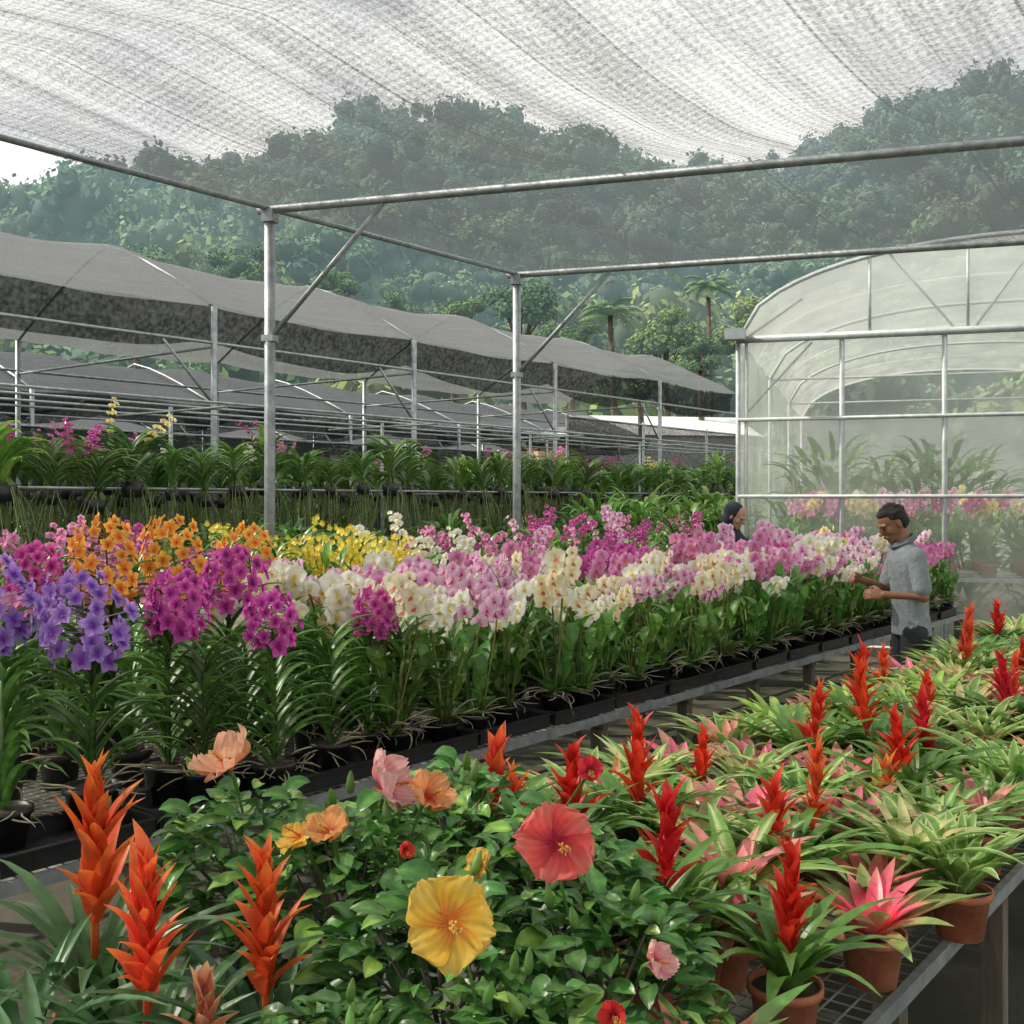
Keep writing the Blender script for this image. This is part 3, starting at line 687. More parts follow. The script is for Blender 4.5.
M_cream = solid_mat('cream_plaster', (.55, .42, .2), (.45, .33, .16), 3)
M_tin = solid_mat('pale_tin_roof', (.70, .71, .70), (.5, .5, .5), 3, .5, .1, .1)
shed(545, 38, 1.5, 3, 3.7, M_cream, M_tin, 'small ochre walled hut with pale tin roof seen behind the second post', .3)
shed(460, 50, 14, 5, 4.4, M_tin, M_tin, 'long white tin shed far behind the shade houses', .4)
shed(650, 46, 7, 5, 4.3, M_tin, M_tin, 'white roofed shed far back between hut and greenhouse', .2)

# ------------------------------------------------------------------ plastic greenhouse tunnel (right)
G0 = Vector((2.55, 12.4, 0)); GV = Vector((.306, .952, 0)); GW = 6.4; GE = 3.5; GR = 1.0; GL = 13
t = root('plastic_greenhouse', 'arched plastic film greenhouse with white steel frame at the right', 'greenhouse', G0, WA)
def arc(u): return GE + GR * max(0, (1 - abs(2 * u - 1) ** 2.3)) ** (1 / 1.9)
def gbar(name, a, b, r=.03, mat=M_steelw):
    mb = MB(); tube(mb, [a, b], r, 8); ob(name, mb.mesh(name, mat), t)
mb = MB(); vs = []; fs = []; nu = 32; nl = 30
for i in range(nl + 1):
    for j in range(nu + 1):
        u = j / nu; y = GL * i / nl; vs.append(Vector((u * GW, y - .02, arc(u) + .03 - .03 * abs(sin(PI * y / 1.5)))))
for i in range(nl):
    for j in range(nu): k = nu + 1; fs.append((i * k + j, i * k + j + 1, (i + 1) * k + j + 1, (i + 1) * k + j))
mb.add(vs, fs, (.8, .8, .8)); ob('roof_film', mb.mesh('roof_film', M_film), t)
mb = MB(); vs = []
for j in range(nu + 1): u = j / nu; vs += [Vector((u * GW, .0, GE + .02)), Vector((u * GW, .0, arc(u) + .02))]
fs = [(2 * j, 2 * j + 2, 2 * j + 3, 2 * j + 1) for j in range(nu)]
mb.add(vs, fs, (.8, .8, .8)); ob('gable_film', mb.mesh('gable_film', M_gable), t)
posts = [0, .09, 1.12, 2.17, 3.25, 4.3, 5.35, GW]
for i in range(1, len(posts) - 1):
    for z0, z1 in ((.1, 1.72), (1.76, 2.58), (2.62, GE - .04)):
        mb = MB(); x0, x1 = posts[i] + .025, posts[i + 1] - .025
        vs = []; fs = []
        for a in range(7):
            for b in range(5): vs.append(Vector((x0 + (x1 - x0) * a / 6, .01 + .012 * sin(a * 1.4 + b * 2 + i) , z0 + (z1 - z0) * b / 4)))
        for a in range(6):
            for b in range(4): fs.append((a * 5 + b, a * 5 + 5 + b, a * 5 + 6 + b, a * 5 + 1 + b))
        mb.add(vs, fs, (.8, .8, .8)); ob('wall_panel', mb.mesh('wall_panel', M_wall), t)
for x in posts: gbar('post', (x, 0, 0), (x, 0, GE), .028 if x != .09 else .02)
for z, r in ((GE, .042), (2.6, .022), (1.74, .022), (.1, .02)): gbar('rail', (0, -.02, z), (GW, -.02, z), r)
for y in [0, 4.3, 8.6, GL - .1]:
    mb = MB(); tube(mb, [(GW * i / 28, y, arc(i / 28)) for i in range(29)], .022, 6); ob('arch_rib', mb.mesh('arch_rib', M_steelw), t)
    if y: gbar('side_post', (0, y, 0), (0, y, GE), .025); gbar('side_post', (GW, y, 0), (GW, y, GE), .025); gbar('tie_bar', (0, y, GE), (GW, y, GE), .018)
for x in (1.41, 2.4, 4.6): gbar('gable_strut', (x, 0, GE), (x, 0, arc(x / GW)), .016)
for a, b in (((1.6, 1.05), (2.3, 0)), ((3.1, 1.1), (2.45, 0)), ((.05, 0), (.7, .62)), ((4.0, 1.0), (4.55, 0))):
    gbar('gable_brace', (a[0], .02, GE + a[1] * .85), (b[0], .02, GE + b[1] * .7), .013)
gbar('wall_brace', (.1, .06, 2.7), (.8, .06, 3.45), .012)
for x0 in (0, GW):
    mb = MB(); mb.add([Vector((x0, .1, .3)), Vector((x0, GL, .3)), Vector((x0, GL, GE)), Vector((x0, .1, GE))], [(0, 1, 2, 3)], (.8, .8, .8)); ob('side_film', mb.mesh('side_film', M_wall), t)
mb = MB(); mb.add([Vector((0, GL, .2)), Vector((GW, GL, .2)), Vector((GW, GL, GE)), Vector((0, GL, GE))], [(0, 1, 2, 3)], (.8, .8, .8)); ob('rear_film', mb.mesh('rear_film', M_gable), t)
mb = MB(); box(mb, (-.02, -.1, GE + .05), (.22, .18, .12)); ob('gutter_end', mb.mesh('gutter_end', M_steelw, False), t)
def GP(x, y, z=0): v = G0 + W * x + GV * y; return Vector((v.x, v.y, z))
def clear(s, n, m=.22):
    p = P(s, n); return p.x < 2.2 or p.y < 12.4 - .3214 * (p.x - 2.55) - m

# ------------------------------------------------------------------ benches
def bench(name, label, s0, s1, n0, width, zt, leg_s, mesh_step=.05, legmat=M_wood):
    t = root(name, label, 'bench', P(s0, n0, 0), UA); L = s1 - s0
    mb = MB()
    k = int(width / mesh_step)
    for i in range(k + 1): box(mb, (L / 2, width * i / k, zt - .004), (L, .0035, .0035))
    k2 = int(L / mesh_step)
    for i in range(k2 + 1): box(mb, (L * i / k2, width / 2, zt - .0085), (.0035, width, .0035))
    ob('wire_top', mb.mesh('wire_top', M_galv, False), t)
    for y in (-.012, width + .012):
        mb = MB(); box(mb, (L / 2, y, zt - .018), (L, .022, .04)); ob('side_rail', mb.mesh('side_rail', M_galv, False), t)
    for x in (-.012, L + .012):
        mb = MB(); box(mb, (x, width / 2, zt - .018), (.022, width, .038)); ob('end_rail', mb.mesh('end_rail', M_galv, False), t)
    for s in leg_s:
        mb = MB(); box(mb, (s - s0, width / 2, zt - .05), (.05, width - .02, .06)); ob('cross_beam', mb.mesh('cross_beam', legmat, False), t)
        for y in (.05, width - .05):
            mb = MB(); box(mb, (s - s0, y, (zt - .085) / 2), (.065, .065, zt - .08)); ob('leg', mb.mesh('leg', legmat, False), t)
bench('plant_bench', 'wire-topped bench on timber legs carrying the bromeliads and hibiscus in front', .3, 10.2, -.88, 1.2, .55, [.8 + .95 * k for k in range(10)])
bench('plant_bench', 'long wire-topped bench on timber legs carrying the moth and vanda orchids', 1.0, 11.3, -3.1, 1.5, .6, [1.17 + .9 * k for k in range(12)])
bench('plant_bench', 'wire-topped bench behind the woman carrying yellow and magenta orchids', 1.5, 10.9, -5.4, 1.2, .75, [2.2 + 1.6 * k for k in range(6)])
t = root('hanging_rack', 'galvanised pipe rack holding rows of hanging strap-leaved orchids', 'rack', P(3.4, -8.6, 0), UA)
for y in (0, .6, 1.2, 1.8):
    mb = MB(); tube(mb, [(0, y, 2.62), (15.5, y, 2.62)], .014, 6); ob('pipe', mb.mesh('pipe', M_galv), t)
    mb = MB(); tube(mb, [(0, y, 1.80), (15.5, y, 1.80)], .012, 6); ob('pipe', mb.mesh('pipe', M_galv), t)
for x in range(0, 16, 3):
    mb = MB(); tube(mb, [(x + .2, .9, 0), (x + .2, .9, 2.64)], .022, 6); ob('post', mb.mesh('post', M_galv), t)
    for z in (1.77, 2.59):
        mb = MB(); tube(mb, [(x + .2, 0, z), (x + .2, 1.85, z)], .014, 6); ob('cross_pipe', mb.mesh('cross_pipe', M_galv), t)

# trays
mbt = MB()
for x, y, sx_, sy_ in ((0, -.145, .5, .01), (0, .145, .5, .01), (-.25, 0, .01, .3), (.25, 0, .01, .3)): box(mbt, (x, y, .032), (sx_, sy_, .062))
box(mbt, (0, 0, .006), (.49, .28, .008))
for x, y, sx_, sy_ in ((0, -.155, .53, .02), (0, .155, .53, .02), (-.26, 0, .02, .33), (.26, 0, .02, .33)): box(mbt, (x, y, .064), (sx_, sy_, .006))
tray_me = mbt.mesh('tray', M_pot, False)
for i in range(18):
    o = ob('plant_tray', tray_me, None, P(1.3 + .55 * i, -3.27 + rnd.uniform(-.012, .012), .603), UA + rnd.uniform(-.04, .04))
    o['label'] = 'black plastic tray under the front orchid pots, %s from the near end' % ordn(i + 1); o['category'] = 'tray'; o['group'] = 'black trays along the orchid bench'

# ------------------------------------------------------------------ orchids on the main bench
rows = [(-3.27, 'front row'), (-3.56, 'second row'), (-3.86, 'middle row'), (-4.16, 'fourth row'), (-4.45, 'back row')]
def orchid(s, n, z, colr, fol, spk, potm, label, name='moth_orchid', cat='orchid', group=None, nsp=3, rz=None, sc_=1.0, soil=soil_s, rootsm=True, lean=1.0):
    t = root(name, label, cat, P(s, n, z), rnd.uniform(-.6, .9) if rz is None else rz, group, sc_)
    parts = [('pot', potm, [('potting_mix', soil)]), ('foliage', fol)]
    if rootsm: parts.append(('aerial_roots', rnd.choice(roots_s)))
    k0 = rnd.randrange(len(spk))
    for k in range(nsp):
        st, fl = spk[(k0 + k) % len(spk)]
        q = ob('flower_spike', st, t); q.rotation_euler = (rnd.uniform(-.12, .06) * lean, rnd.uniform(-.14, .14) * lean, rnd.uniform(-.5, .5)); q.scale = (1, 1, rnd.uniform(.88, 1.08)); ob('flowers', fl, q)
    build(t, parts); return t
def zone(s, r):
    x = rnd.random()
    if s < 5.0: w = [('cream', .34), ('white', .38), ('pale yellow', .05), ('white and pink', .12), ('pale pink', .11)] if r < 3 else [('white', .3), ('pale pink', .3), ('cream', .15), ('pink', .25)]
    elif s < 6.6: w = [('cream', .27), ('white', .25), ('pink', .20), ('pale pink', .12), ('white and pink', .12), ('magenta', .04)]
    elif s < 9: w = [('pink', .34), ('pale pink', .2), ('white', .2), ('white and pink', .16), ('cream', .1)] if r < 3 else [('pink', .4), ('magenta', .25), ('pale pink', .2), ('white', .15)]
    else: w = [('pink', .3), ('pale pink', .25), ('white and pink', .15), ('pale yellow', .1), ('magenta', .1), ('white', .1)]
    for k, p in w:
        x -= p
        if x <= 0: return k
    return w[0][0]
for r, (n, rn) in enumerate(rows):
    s = 3.35 if r < 2 else (2.9 if r < 4 else 2.2); cnt = {}
    s += .1 * (r % 2)
    while s < 11.2:
        c = zone(s, r)
        if clear(s, n):
            cnt[c] = cnt.get(c, 0) + 1
            orchid(s + rnd.uniform(-.05, .05), n + rnd.uniform(-.04, .04), .61 if r == 0 else .602, c, rnd.choice(cane_fol), spikes[c], pot_black,
               '%s moth orchid, %s of that colour from the near end, %s' % (c, ordn(cnt[c]), rn), group='moth orchids on the long bench',
               sc_=rnd.uniform(.84, 1.08) + .04 * (r > 1), rootsm=(r < 1), nsp=2 if (r > 2 or rnd.random() < .3) else 3, lean=1.3)
        s += .28 if s < 10 else .31
def vanda(x, d, colr, i, label, sc_=1.0, rz=None):
    X = px(x, d); t = root('vanda_orchid', label, 'orchid', (X, d, .605), rnd.uniform(-.3, .5) if rz is None else rz, 'vanda orchids at the near end of the long bench', sc_)
    st, fl = vheads[colr][i % len(vheads[colr])]
    build(t, [('pot', pot_big, [('potting_mix', soil_b)]), ('foliage', vanda_fol[i % 4]), ('aerial_roots', roots_s[i % 3]), ('flower_spike', st, [('flowers', fl)])])
vanda(92, 3.66, 'violet', 0, 'large violet vanda orchid in front, second violet one from the left', 1.06)
vanda(-5, 3.75, 'violet', 1, 'violet vanda orchid cut by the left edge of the photo', 1.12)
vanda(168, 3.98, 'magenta', 0, 'magenta vanda orchid just right of the large violet one', 1.06)
vanda(228, 4.45, 'magenta', 1, 'magenta vanda orchid higher up behind the other magenta ones', 1.14)
vanda(274, 4.05, 'magenta', 2, 'large magenta vanda orchid in front of the orange ones', .96)
vanda(368, 4.62, 'magenta', 0, 'magenta vanda orchid farthest right, beside the cream moth orchids', .92)
vanda(112, 4.75, 'orange', 0, 'orange vanda orchid farthest left of the three orange ones', 1.27)
vanda(186, 4.95, 'orange', 1, 'orange vanda orchid in the middle of the three', 1.27)
vanda(256, 5.1, 'orange', 0, 'orange vanda orchid farthest right of the three orange ones', 1.22)
vanda(38, 4.7, 'magenta', 2, 'magenta vanda orchid behind the two violet ones', 1.15)
for k, (x, d) in enumerate(((130, 4.25), (330, 4.4), (60, 4.2), (205, 3.95), (310, 4.85), (20, 4.3), (400, 4.75), (245, 4.2), (5, 3.45))):
    X = px(x, d); t = root('vanda_orchid', 'flowerless strap-leaved vanda, %s from the left among the coloured vandas' % ordn([4, 8, 3, 5, 7, 2, 9, 6, 1][k]), 'orchid', (X, d, .603), rnd.uniform(0, 3), 'vanda orchids at the near end of the long bench', .95)
    build(t, [('pot', pot_big, [('potting_mix', soil_b)]), ('foliage', vanda_fol[k % 4]), ('aerial_roots', roots_s[k % 3])])

# third bench
rows3 = [(-5.6, 'front row'), (-5.95, 'middle row'), (-6.35, 'back row')]
for r, (n, rn) in enumerate(rows3):
    s = 2.4 + .1 * r; cnt = {}
    while s < 10.8:
        if s < 4.1: c = rnd.choice(['magenta', 'magenta', 'pink', 'none', 'magenta'])
        elif s < 4.7: c = 'none'
        elif s < 6.2: c = rnd.choice(['yellow', 'yellow', 'yellow', 'yellow', 'none'])
        elif s < 6.8: c = 'white'
        elif s < 9.8: c = rnd.choice(['magenta', 'pink', 'pink', 'pale pink', 'magenta', 'none'])
        else: c = rnd.choice(['none', 'pink', 'none', 'magenta'])
        cnt[c] = cnt.get(c, 0) + 1; k = rnd.uniform(.82, 1.08)
        if c == 'yellow':
            orchid(s, n, .755, c, rnd.choice(cane_fol), oncid, pot_black, 'yellow dancing orchid spray, %s from the near end, %s of the rear bench' % (ordn(cnt[c]), rn), 'dancing_orchid', group='yellow dancing orchids on the rear bench', nsp=2, rootsm=False, sc_=k)
        elif c == 'none':
            orchid(s, n, .755, c, rnd.choice(vanda_fol), oncid, pot_black, 'leafy orchid without flowers, %s from the near end, %s of the rear bench' % (ordn(cnt[c]), rn), 'leafy_orchid', group='leafy orchids on the rear bench', nsp=0, rootsm=False, sc_=1.1 * k)
        else:
            orchid(s, n, .755, c, rnd.choice(cane_fol), back_spikes[c], pot_black, '%s spray orchid, %s such from the near end, %s, rear bench' % (c, ordn(cnt[c]), rn), 'spray_orchid', group='spray orchids on the rear bench', nsp=2, rootsm=False, sc_=k, lean=2)
        s += rnd.uniform(.27, .38)
# hanging rack
hang_fol = [mk_vanda_fol(.46, rnd.uniform(.2, .42), 24, .045, .0, 1.0, (.085, .17, .045)) for _ in range(4)] + [mk_vanda_fol(.38, .3, 22, .06, .0, 1.0, (.12, .22, .05))]
mb = MB(); lathe(mb, [(.05, -.09), (.07, .0), (.078, .0), (.058, -.1), (.001, -.1)], 12); basket = mb.mesh('basket', M_pot)
for r, n in enumerate((-8.62, -9.2, -9.8, -10.35)):
    s = 3.6 + .1 * r; k = 0
    while s < 18.6:
        k += 1; c = None; x = rnd.random()
        if x < .07: c = 'magenta'
        elif x < .12: c = 'pale yellow'
        elif x < .19: c = 'pink'
        elif x < .22: c = 'white'
        t = root('hanging_orchid', ('%s hanging orchid, row %s of the rack, %s from the left' % (('%s flowered' % c) if c else 'flowerless', ['one', 'two', 'three', 'four'][r], ordn(k))), 'orchid', P(s, n + rnd.uniform(-.08, .08), 1.83 + rnd.uniform(-.12, .06)), rnd.uniform(-1.2, 1.2), 'orchids hanging on the pipe rack', rnd.uniform(.8, 1.4))
        t.rotation_euler[0] = rnd.uniform(-.15, .15); t.rotation_euler[1] = rnd.uniform(-.15, .15)
        build(t, [('basket', basket), ('foliage', rnd.choice(hang_fol)), ('aerial_roots', rnd.choice(roots_h))])
        if c:
            for st, fl in rnd.sample(back_spikes[c], 2):
                q = ob('flower_spike', st, t); q.rotation_euler = (rnd.uniform(-.5, 0), rnd.uniform(-.5, .5), 0); q.scale = (.8, .8, .60); ob('flowers', fl, q)
        s += rnd.uniform(.30, .46)
def mk_shrub():
    mb = MB()
    for i in range(260):
        a = rnd.uniform(0, 6.28); u = rnd.uniform(.05, 1); rr = .55 * math.sqrt(1 - (u * .9) ** 2) * rnd.uniform(.5, 1)
        leaf(mb, (cos(a) * rr, sin(a) * rr, u * 1.5), a + rnd.uniform(-.5, .5), rnd.uniform(.2, .42), rnd.uniform(.04, .09), R(rnd.uniform(20, 80)), R(rnd.uniform(-60, 0)), gcol((.07, .16, .035), .4), 5, 2, .3, prof_lance)
    st = MB()
    for k in range(5): a = k * 1.3; tube(st, [(0, 0, 0), (cos(a) * .2, sin(a) * .2, .7), (cos(a) * .35, sin(a) * .35, 1.3)], [.02, .015, .008], 5, (.1, .1, .1))
    return mb.mesh('foliage', M_leaf), st.mesh('stem', M_bark)
shr = [mk_shrub() for _ in range(3)]
for i in range(22):
    f, st = shr[i % 3]
    t = root('leafy_shrub', 'leafy green shrub behind the hanging orchids, %s from the left' % ordn(i + 1), 'shrub', P(4 + .95 * i, -11.6 + rnd.uniform(-.5, .5), 0), rnd.uniform(0, 6), 'shrubs behind the hanging orchid rack', rnd.uniform(.95, 1.45))
    build(t, [('foliage', f), ('stem', st)])
for i, (x, d) in enumerate(((600, 13.5), (640, 14), (680, 13.2), (712, 13.6), (655, 16), (700, 16.5), (725, 14.6), (620, 15.5))):
    f, st = shr[i % 3]; t = root('leafy_shrub', 'broad leafy shrub between the rear bench and the greenhouse corner, %s of eight' % ordn(i + 1), 'shrub', (px(x, d), d, 0), rnd.uniform(0, 6), 'shrubs beside the greenhouse corner', rnd.uniform(.9, 1.15))
    build(t, [('foliage', f), ('stem', st)])
for i in range(18):
    f, st = shr[i % 3]
    t = root('leafy_shrub', 'low green shrub under the hanging orchid rack, %s from the left' % ordn(i + 1), 'shrub', P(3.6 + .8 * i, -7.9 + rnd.uniform(-.3, .2), 0), rnd.uniform(0, 6), 'shrubs under the hanging orchid rack', rnd.uniform(.8, .98))
    build(t, [('foliage', f), ('stem', st)])
# plants inside the greenhouse
t = root('plant_bench', 'bench inside the plastic greenhouse', 'bench', GP(.4, .7), WA)
mb = MB(); box(mb, (2.9, .8, .8), (5.8, 1.6, .04)); ob('wire_top', mb.mesh('top', M_galv, False), t)
for x in (.1, 2.9, 5.7):
    for y in (.1, 1.5): mb = MB(); box(mb, (x, y, .39), (.06, .06, .78)); ob('leg', mb.mesh('leg', M_wood, False), t)
k = 0
for y in (.95, 1.45, 2.0):
    x = .6
    while x < 6.1:
        k += 1; c = rnd.choice(['pink', 'pale yellow', 'white', 'magenta', 'pale pink']); g = GP(x, y)
        s, n = SN(g.x, g.y)
        orchid(s, n, .82, c, rnd.choice(cane_fol), spikes[c], pot_terra, '%s orchid behind the plastic wall, %s along the indoor bench' % (c, ordn(k)), 'potted_orchid', group='orchids inside the greenhouse', nsp=3, rootsm=False, soil=soil_t, sc_=1.3)
        x += .42
for i, (x, y) in enumerate(((.9, 2.7), (2.2, 3.0), (3.8, 3.2), (5.3, 3.0), (1.6, 5), (4.4, 5.2), (3, 7), (.8, 4.4))):
    f, st = shr[i % 3]; t = root('leafy_shrub', 'tall leafy plant inside the greenhouse, %s from the front' % ordn(i + 1), 'shrub', GP(x, y), rnd.uniform(0, 6), 'tall plants inside the greenhouse', rnd.uniform(1.2, 1.6))
    build(t, [('foliage', f), ('stem', st)])

# ------------------------------------------------------------------ bromeliads
NM = {'torch': ('torch_bromeliad', 'red torch bromeliad'), 'yellowtorch': ('torch_bromeliad', 'orange torch striped bromeliad'), 'striped': ('striped_bromeliad', 'cream edged bromeliad'), 'lime': ('green_bromeliad', 'plain lime green bromeliad'),
      'midstripe': ('striped_bromeliad', 'cream centred bromeliad'), 'pink': ('rosette_bromeliad', 'pink hearted bromeliad'), 'red': ('rosette_bromeliad', 'red hearted bromeliad'), 'pale': ('rosette_bromeliad', 'pale blush bromeliad')}
def bromeliad(kind, i, locv, label, group, sc_=1.0, potm=pot_terra):
    lv, fh = brom[kind][i % len(brom[kind])]
    t = root(NM[kind][0], label, 'bromeliad', locv, rnd.uniform(0, 6.28), group, sc_)
    pr = [('pot', potm, [('potting_mix', soil_t)]), ('leaves', lv)]
    build(t, pr)
    if fh: q = ob('flower_head', fh, t); q.rotation_euler = (rnd.uniform(-.12, .12), rnd.uniform(-.12, .12), rnd.uniform(0, 6)); q.scale = (1, 1, rnd.uniform(.85, 1.12))
tor = [SN(px(x, d), d) for x, d in ((545, 3.0), (820, 4.2), (857, 4.7), (965, 4.03), (1005, 7.2), (945, 6.6), (800, 2.95), (1010, 4.9), (700, 3.6), (880, 5.6), (930, 4.8), (990, 5.9))]
brows = [(-1.97, 'path-side row'), (-1.73, 'second row'), (-1.49, 'middle row'), (-1.25, 'fourth row'), (-.99, 'outer row')]
for r, (n, rn) in enumerate(brows):
    s = [2.35, 2.3, 2.3, 2.3, 2.86][r]; cnt = {}
    while s < 10:
        kind = rnd.choices(['torch', 'yellowtorch', 'striped', 'midstripe', 'lime', 'pink', 'red', 'pale'], [.07, .03, .25, .20, .12, .20, .08, .05])[0]
        if any(math.hypot(a - s, (b - n)) < .16 for a, b in tor): kind = 'torch'
        if r == 0 and s < 3: kind = rnd.choice(['torch', 'striped', 'yellowtorch'])
        cnt[kind] = cnt.get(kind, 0) + 1
        bromeliad(kind, rnd.randrange(6), P(s + rnd.uniform(-.04, .04), n + rnd.uniform(-.04, .04), .552), '%s in clay pot, %s such from near end, %s' % (NM[kind][1], ordn(cnt[kind]), rn), 'bromeliads on the front bench', rnd.uniform(.92, 1.2))
        s += .235
def at(x, d, z): return Vector((px(x, d), d, z))
bromeliad('torch', 2, at(785, 2.34, .552), 'red torch bromeliad in clay pot at the near outer corner of the bench', 'bromeliads on the front bench', 1.02)
bromeliad('pink', 0, at(872, 2.62, .552), 'rosette bromeliad with vivid pink heart in clay pot beside the corner torch bromeliad', 'bromeliads on the front bench', 1.02)
bromeliad('pink', 1, at(722, 2.6, .552), 'pink rosette bromeliad just left of the corner red torch bromeliad', 'bromeliads on the front bench', .95)
bromeliad('torch', 0, at(652, 2.5, .552), 'red torch bromeliad right of the coral hibiscus flower', 'bromeliads on the front bench', 1.25)
bromeliad('torch', 1, at(478, 3.05, .552), 'red torch bromeliad behind the hibiscus, left of the coral flower', 'bromeliads on the front bench', 1.3)
bromeliad('pink', 2, at(700, 1.95, .552), 'pink rosette bromeliad at the bottom edge of the photo', 'bromeliads on the front bench', .95)
bromeliad('striped', 1, at(960, 2.9, .552), 'cream edged bromeliad overhanging the outer bench edge right of the pink-hearted one', 'bromeliads on the front bench', 1.05)
big_leaf = [mk_brom_leaves(26, .47, .040, 52, -22, (.045, .12, .04), (.08, .18, .06), 'none', mat=M_gloss) for _ in range(2)]
big_torch = [mk_torch((.80, .10, .03), (.88, .28, .06), .25, .30, 30, .15, .038), mk_torch((.82, .12, .035), (.90, .32, .07), .25, .30, 30, .145, .038), mk_torch((.78, .08, .03), (.86, .24, .05), .24, .30, 28, .145, .036)]
for i, (x, d, sc_, lab) in enumerate(((95, 2.22, 1.0, 'orange red torch bromeliad farthest left, with the tallest flower'), (147, 1.95, .86, 'orange red torch bromeliad in the middle of the left three'), (266, 1.98, .88, 'orange red torch bromeliad farthest right of the left three, before the hibiscus'))):
    t = root('torch_bromeliad', lab, 'bromeliad', at(x, d, .552), i * 2.0, 'large torch bromeliads at the near end of the front bench', sc_)
    build(t, [('pot', pot_terra, [('potting_mix', soil_t)]), ('leaves', big_leaf[i % 2]), ('flower_head', big_torch[i])])
t = root('striped_bromeliad', 'small reddish yellow bromeliad at the bottom edge between the orange torches', 'bromeliad', at(205, 1.72, .552), 1, None, 1.1)
build(t, [('pot', pot_terra, [('potting_mix', soil_t)]), ('leaves', mk_brom_leaves(18, .2, .03, 50, 10, (.35, .3, .08), (.55, .16, .08), 'tip')), ('flower_head', mk_torch((.62, .20, .10), (.84, .58, .28), .16, .2, 22, .08, .026))])
for i, (x, d, k) in enumerate(((15, 1.95, 0), (330, 1.62, 1), (40, 1.62, 1))):
    t = root('leafy_bromeliad', ['green strap-leaved bromeliad at the left edge of the photo', 'green strap-leaved bromeliad at the bottom edge under the hibiscus', 'green strap-leaved bromeliad in the bottom left corner'][i], 'bromeliad', at(x, d, .552), i * 1.7, None, .9)
    build(t, [('pot', pot_terra, [('potting_mix', soil_t)]), ('leaves', big_leaf[k])])
# ------------------------------------------------------------------ hibiscus
hb = [(-.36, 2.42, 'left rear'), (-.12, 2.02, 'left middle'), (.03, 1.74, 'front'), (.08, 2.38, 'right rear'), (.17, 2.06, 'right'), (-.62, 2.62, 'far left'), (-.26, 1.70, 'near left'), (-.14, 2.78, 'rear')]
hroots = []
for i, (x, y, w) in enumerate(hb):
    t = root('hibiscus_bush', '%s bush of the hibiscus group, dark leafy, in black pot' % w, 'hibiscus', (x, y, .552), rnd.uniform(0, 6), 'hibiscus bushes on the front bench', [.98, .95, .78, .98, .86, .98, .76, 1.0][i])
    f, st = hibs[i % 4]; build(t, [('pot', pot_big, [('potting_mix', soil_b)]), ('foliage', f), ('branches', st)]); hroots.append(t)
bpy.context.view_layer.update()
HF = {'yellow': hib_flower((.94, .58, .08), (.95, .68, .20), (.85, .26, .05)), 'coral': hib_flower((.90, .17, .12), (.92, .34, .26), (.55, .02, .04)),
      'peach': hib_flower((.92, .46, .28), (.94, .62, .45), (.8, .14, .12), .14, .7), 'pink': hib_flower((.90, .42, .42), (.93, .62, .58), (.7, .05, .1), .14, .7),
      'orange': hib_flower((.92, .42, .15), (.94, .55, .25), (.7, .08, .04), .13, .5), 'red': hib_flower((.78, .05, .05), (.82, .1, .08), (.4, .0, .02), .08, .7)}
FL = [(450, 922, 1.62, 'yellow', (-.1, -1, .38), .84), (556, 842, 2.0, 'coral', (.12, -1, .35), .92), (228, 768, 2.55, 'peach', (-.5, -.25, 1), 1.0), (385, 787, 2.5, 'pink', (.75, -.3, .6), 1.0),
      (428, 797, 2.4, 'orange', (.5, -.4, .8), .8), (330, 832, 2.2, 'orange', (-.3, -.5, 1), .68), (300, 836, 2.3, 'yellow', (-.5, -.3, .9), .65), (478, 865, 2.1, 'yellow', (-.6, -.4, .5), .42),
      (405, 850, 2.1, 'red', (.6, -1, .3), .4), (655, 962, 1.9, 'pink', (.6, -.6, .5), .45), (590, 770, 2.8, 'red', (0, -1, .5), .8), (613, 1015, 1.6, 'red', (-.2, -1, .4), .5)]
for x, y, d, c, f, k in FL:
    pos = Vector((px(x, d), d, 1.7 - (y - 500) / 1100 * d)); h = min(hroots, key=lambda r: (r.location.xy - pos.xy).length)
    M = frame(pos, f, rnd.uniform(0, 1.2)) @ Matrix.Scale(k, 4); a, s = HF[c]
    q = ob('hibiscus_flower', a, h); q.matrix_parent_inverse = Matrix.Identity(4); q.matrix_basis = h.matrix_world.inverted() @ M; q['label'] = '%s hibiscus flower' % c; ob('stamen', s, q)
    fv = Vector(f).normalized(); mb = MB(); b = pos - fv * .02; e = Vector((pos.x * .7 + h.location.x * .3, pos.y * .7 + h.location.y * .3 + .05, pos.z - .16)); iv = h.matrix_world.inverted()
    tube(mb, [iv @ (pos - fv * .004), iv @ (pos - fv * .03), iv @ ((b + e) / 2 - fv * .03), iv @ e], [.007, .005, .003, .004], 5, (.1, .2, .05)); ob('flower_stalk', mb.mesh('flower_stalk', M_leaf), h)
for i in range(26):
    h = rnd.choice(hroots); a = rnd.uniform(0, 6.28); rr = rnd.uniform(.03, .17)
    q = ob('bud', bud, h, (cos(a) * rr, sin(a) * rr, rnd.uniform(.42, .49))); q.rotation_euler = (rnd.uniform(-.5, .5), rnd.uniform(-.5, .5), 0)

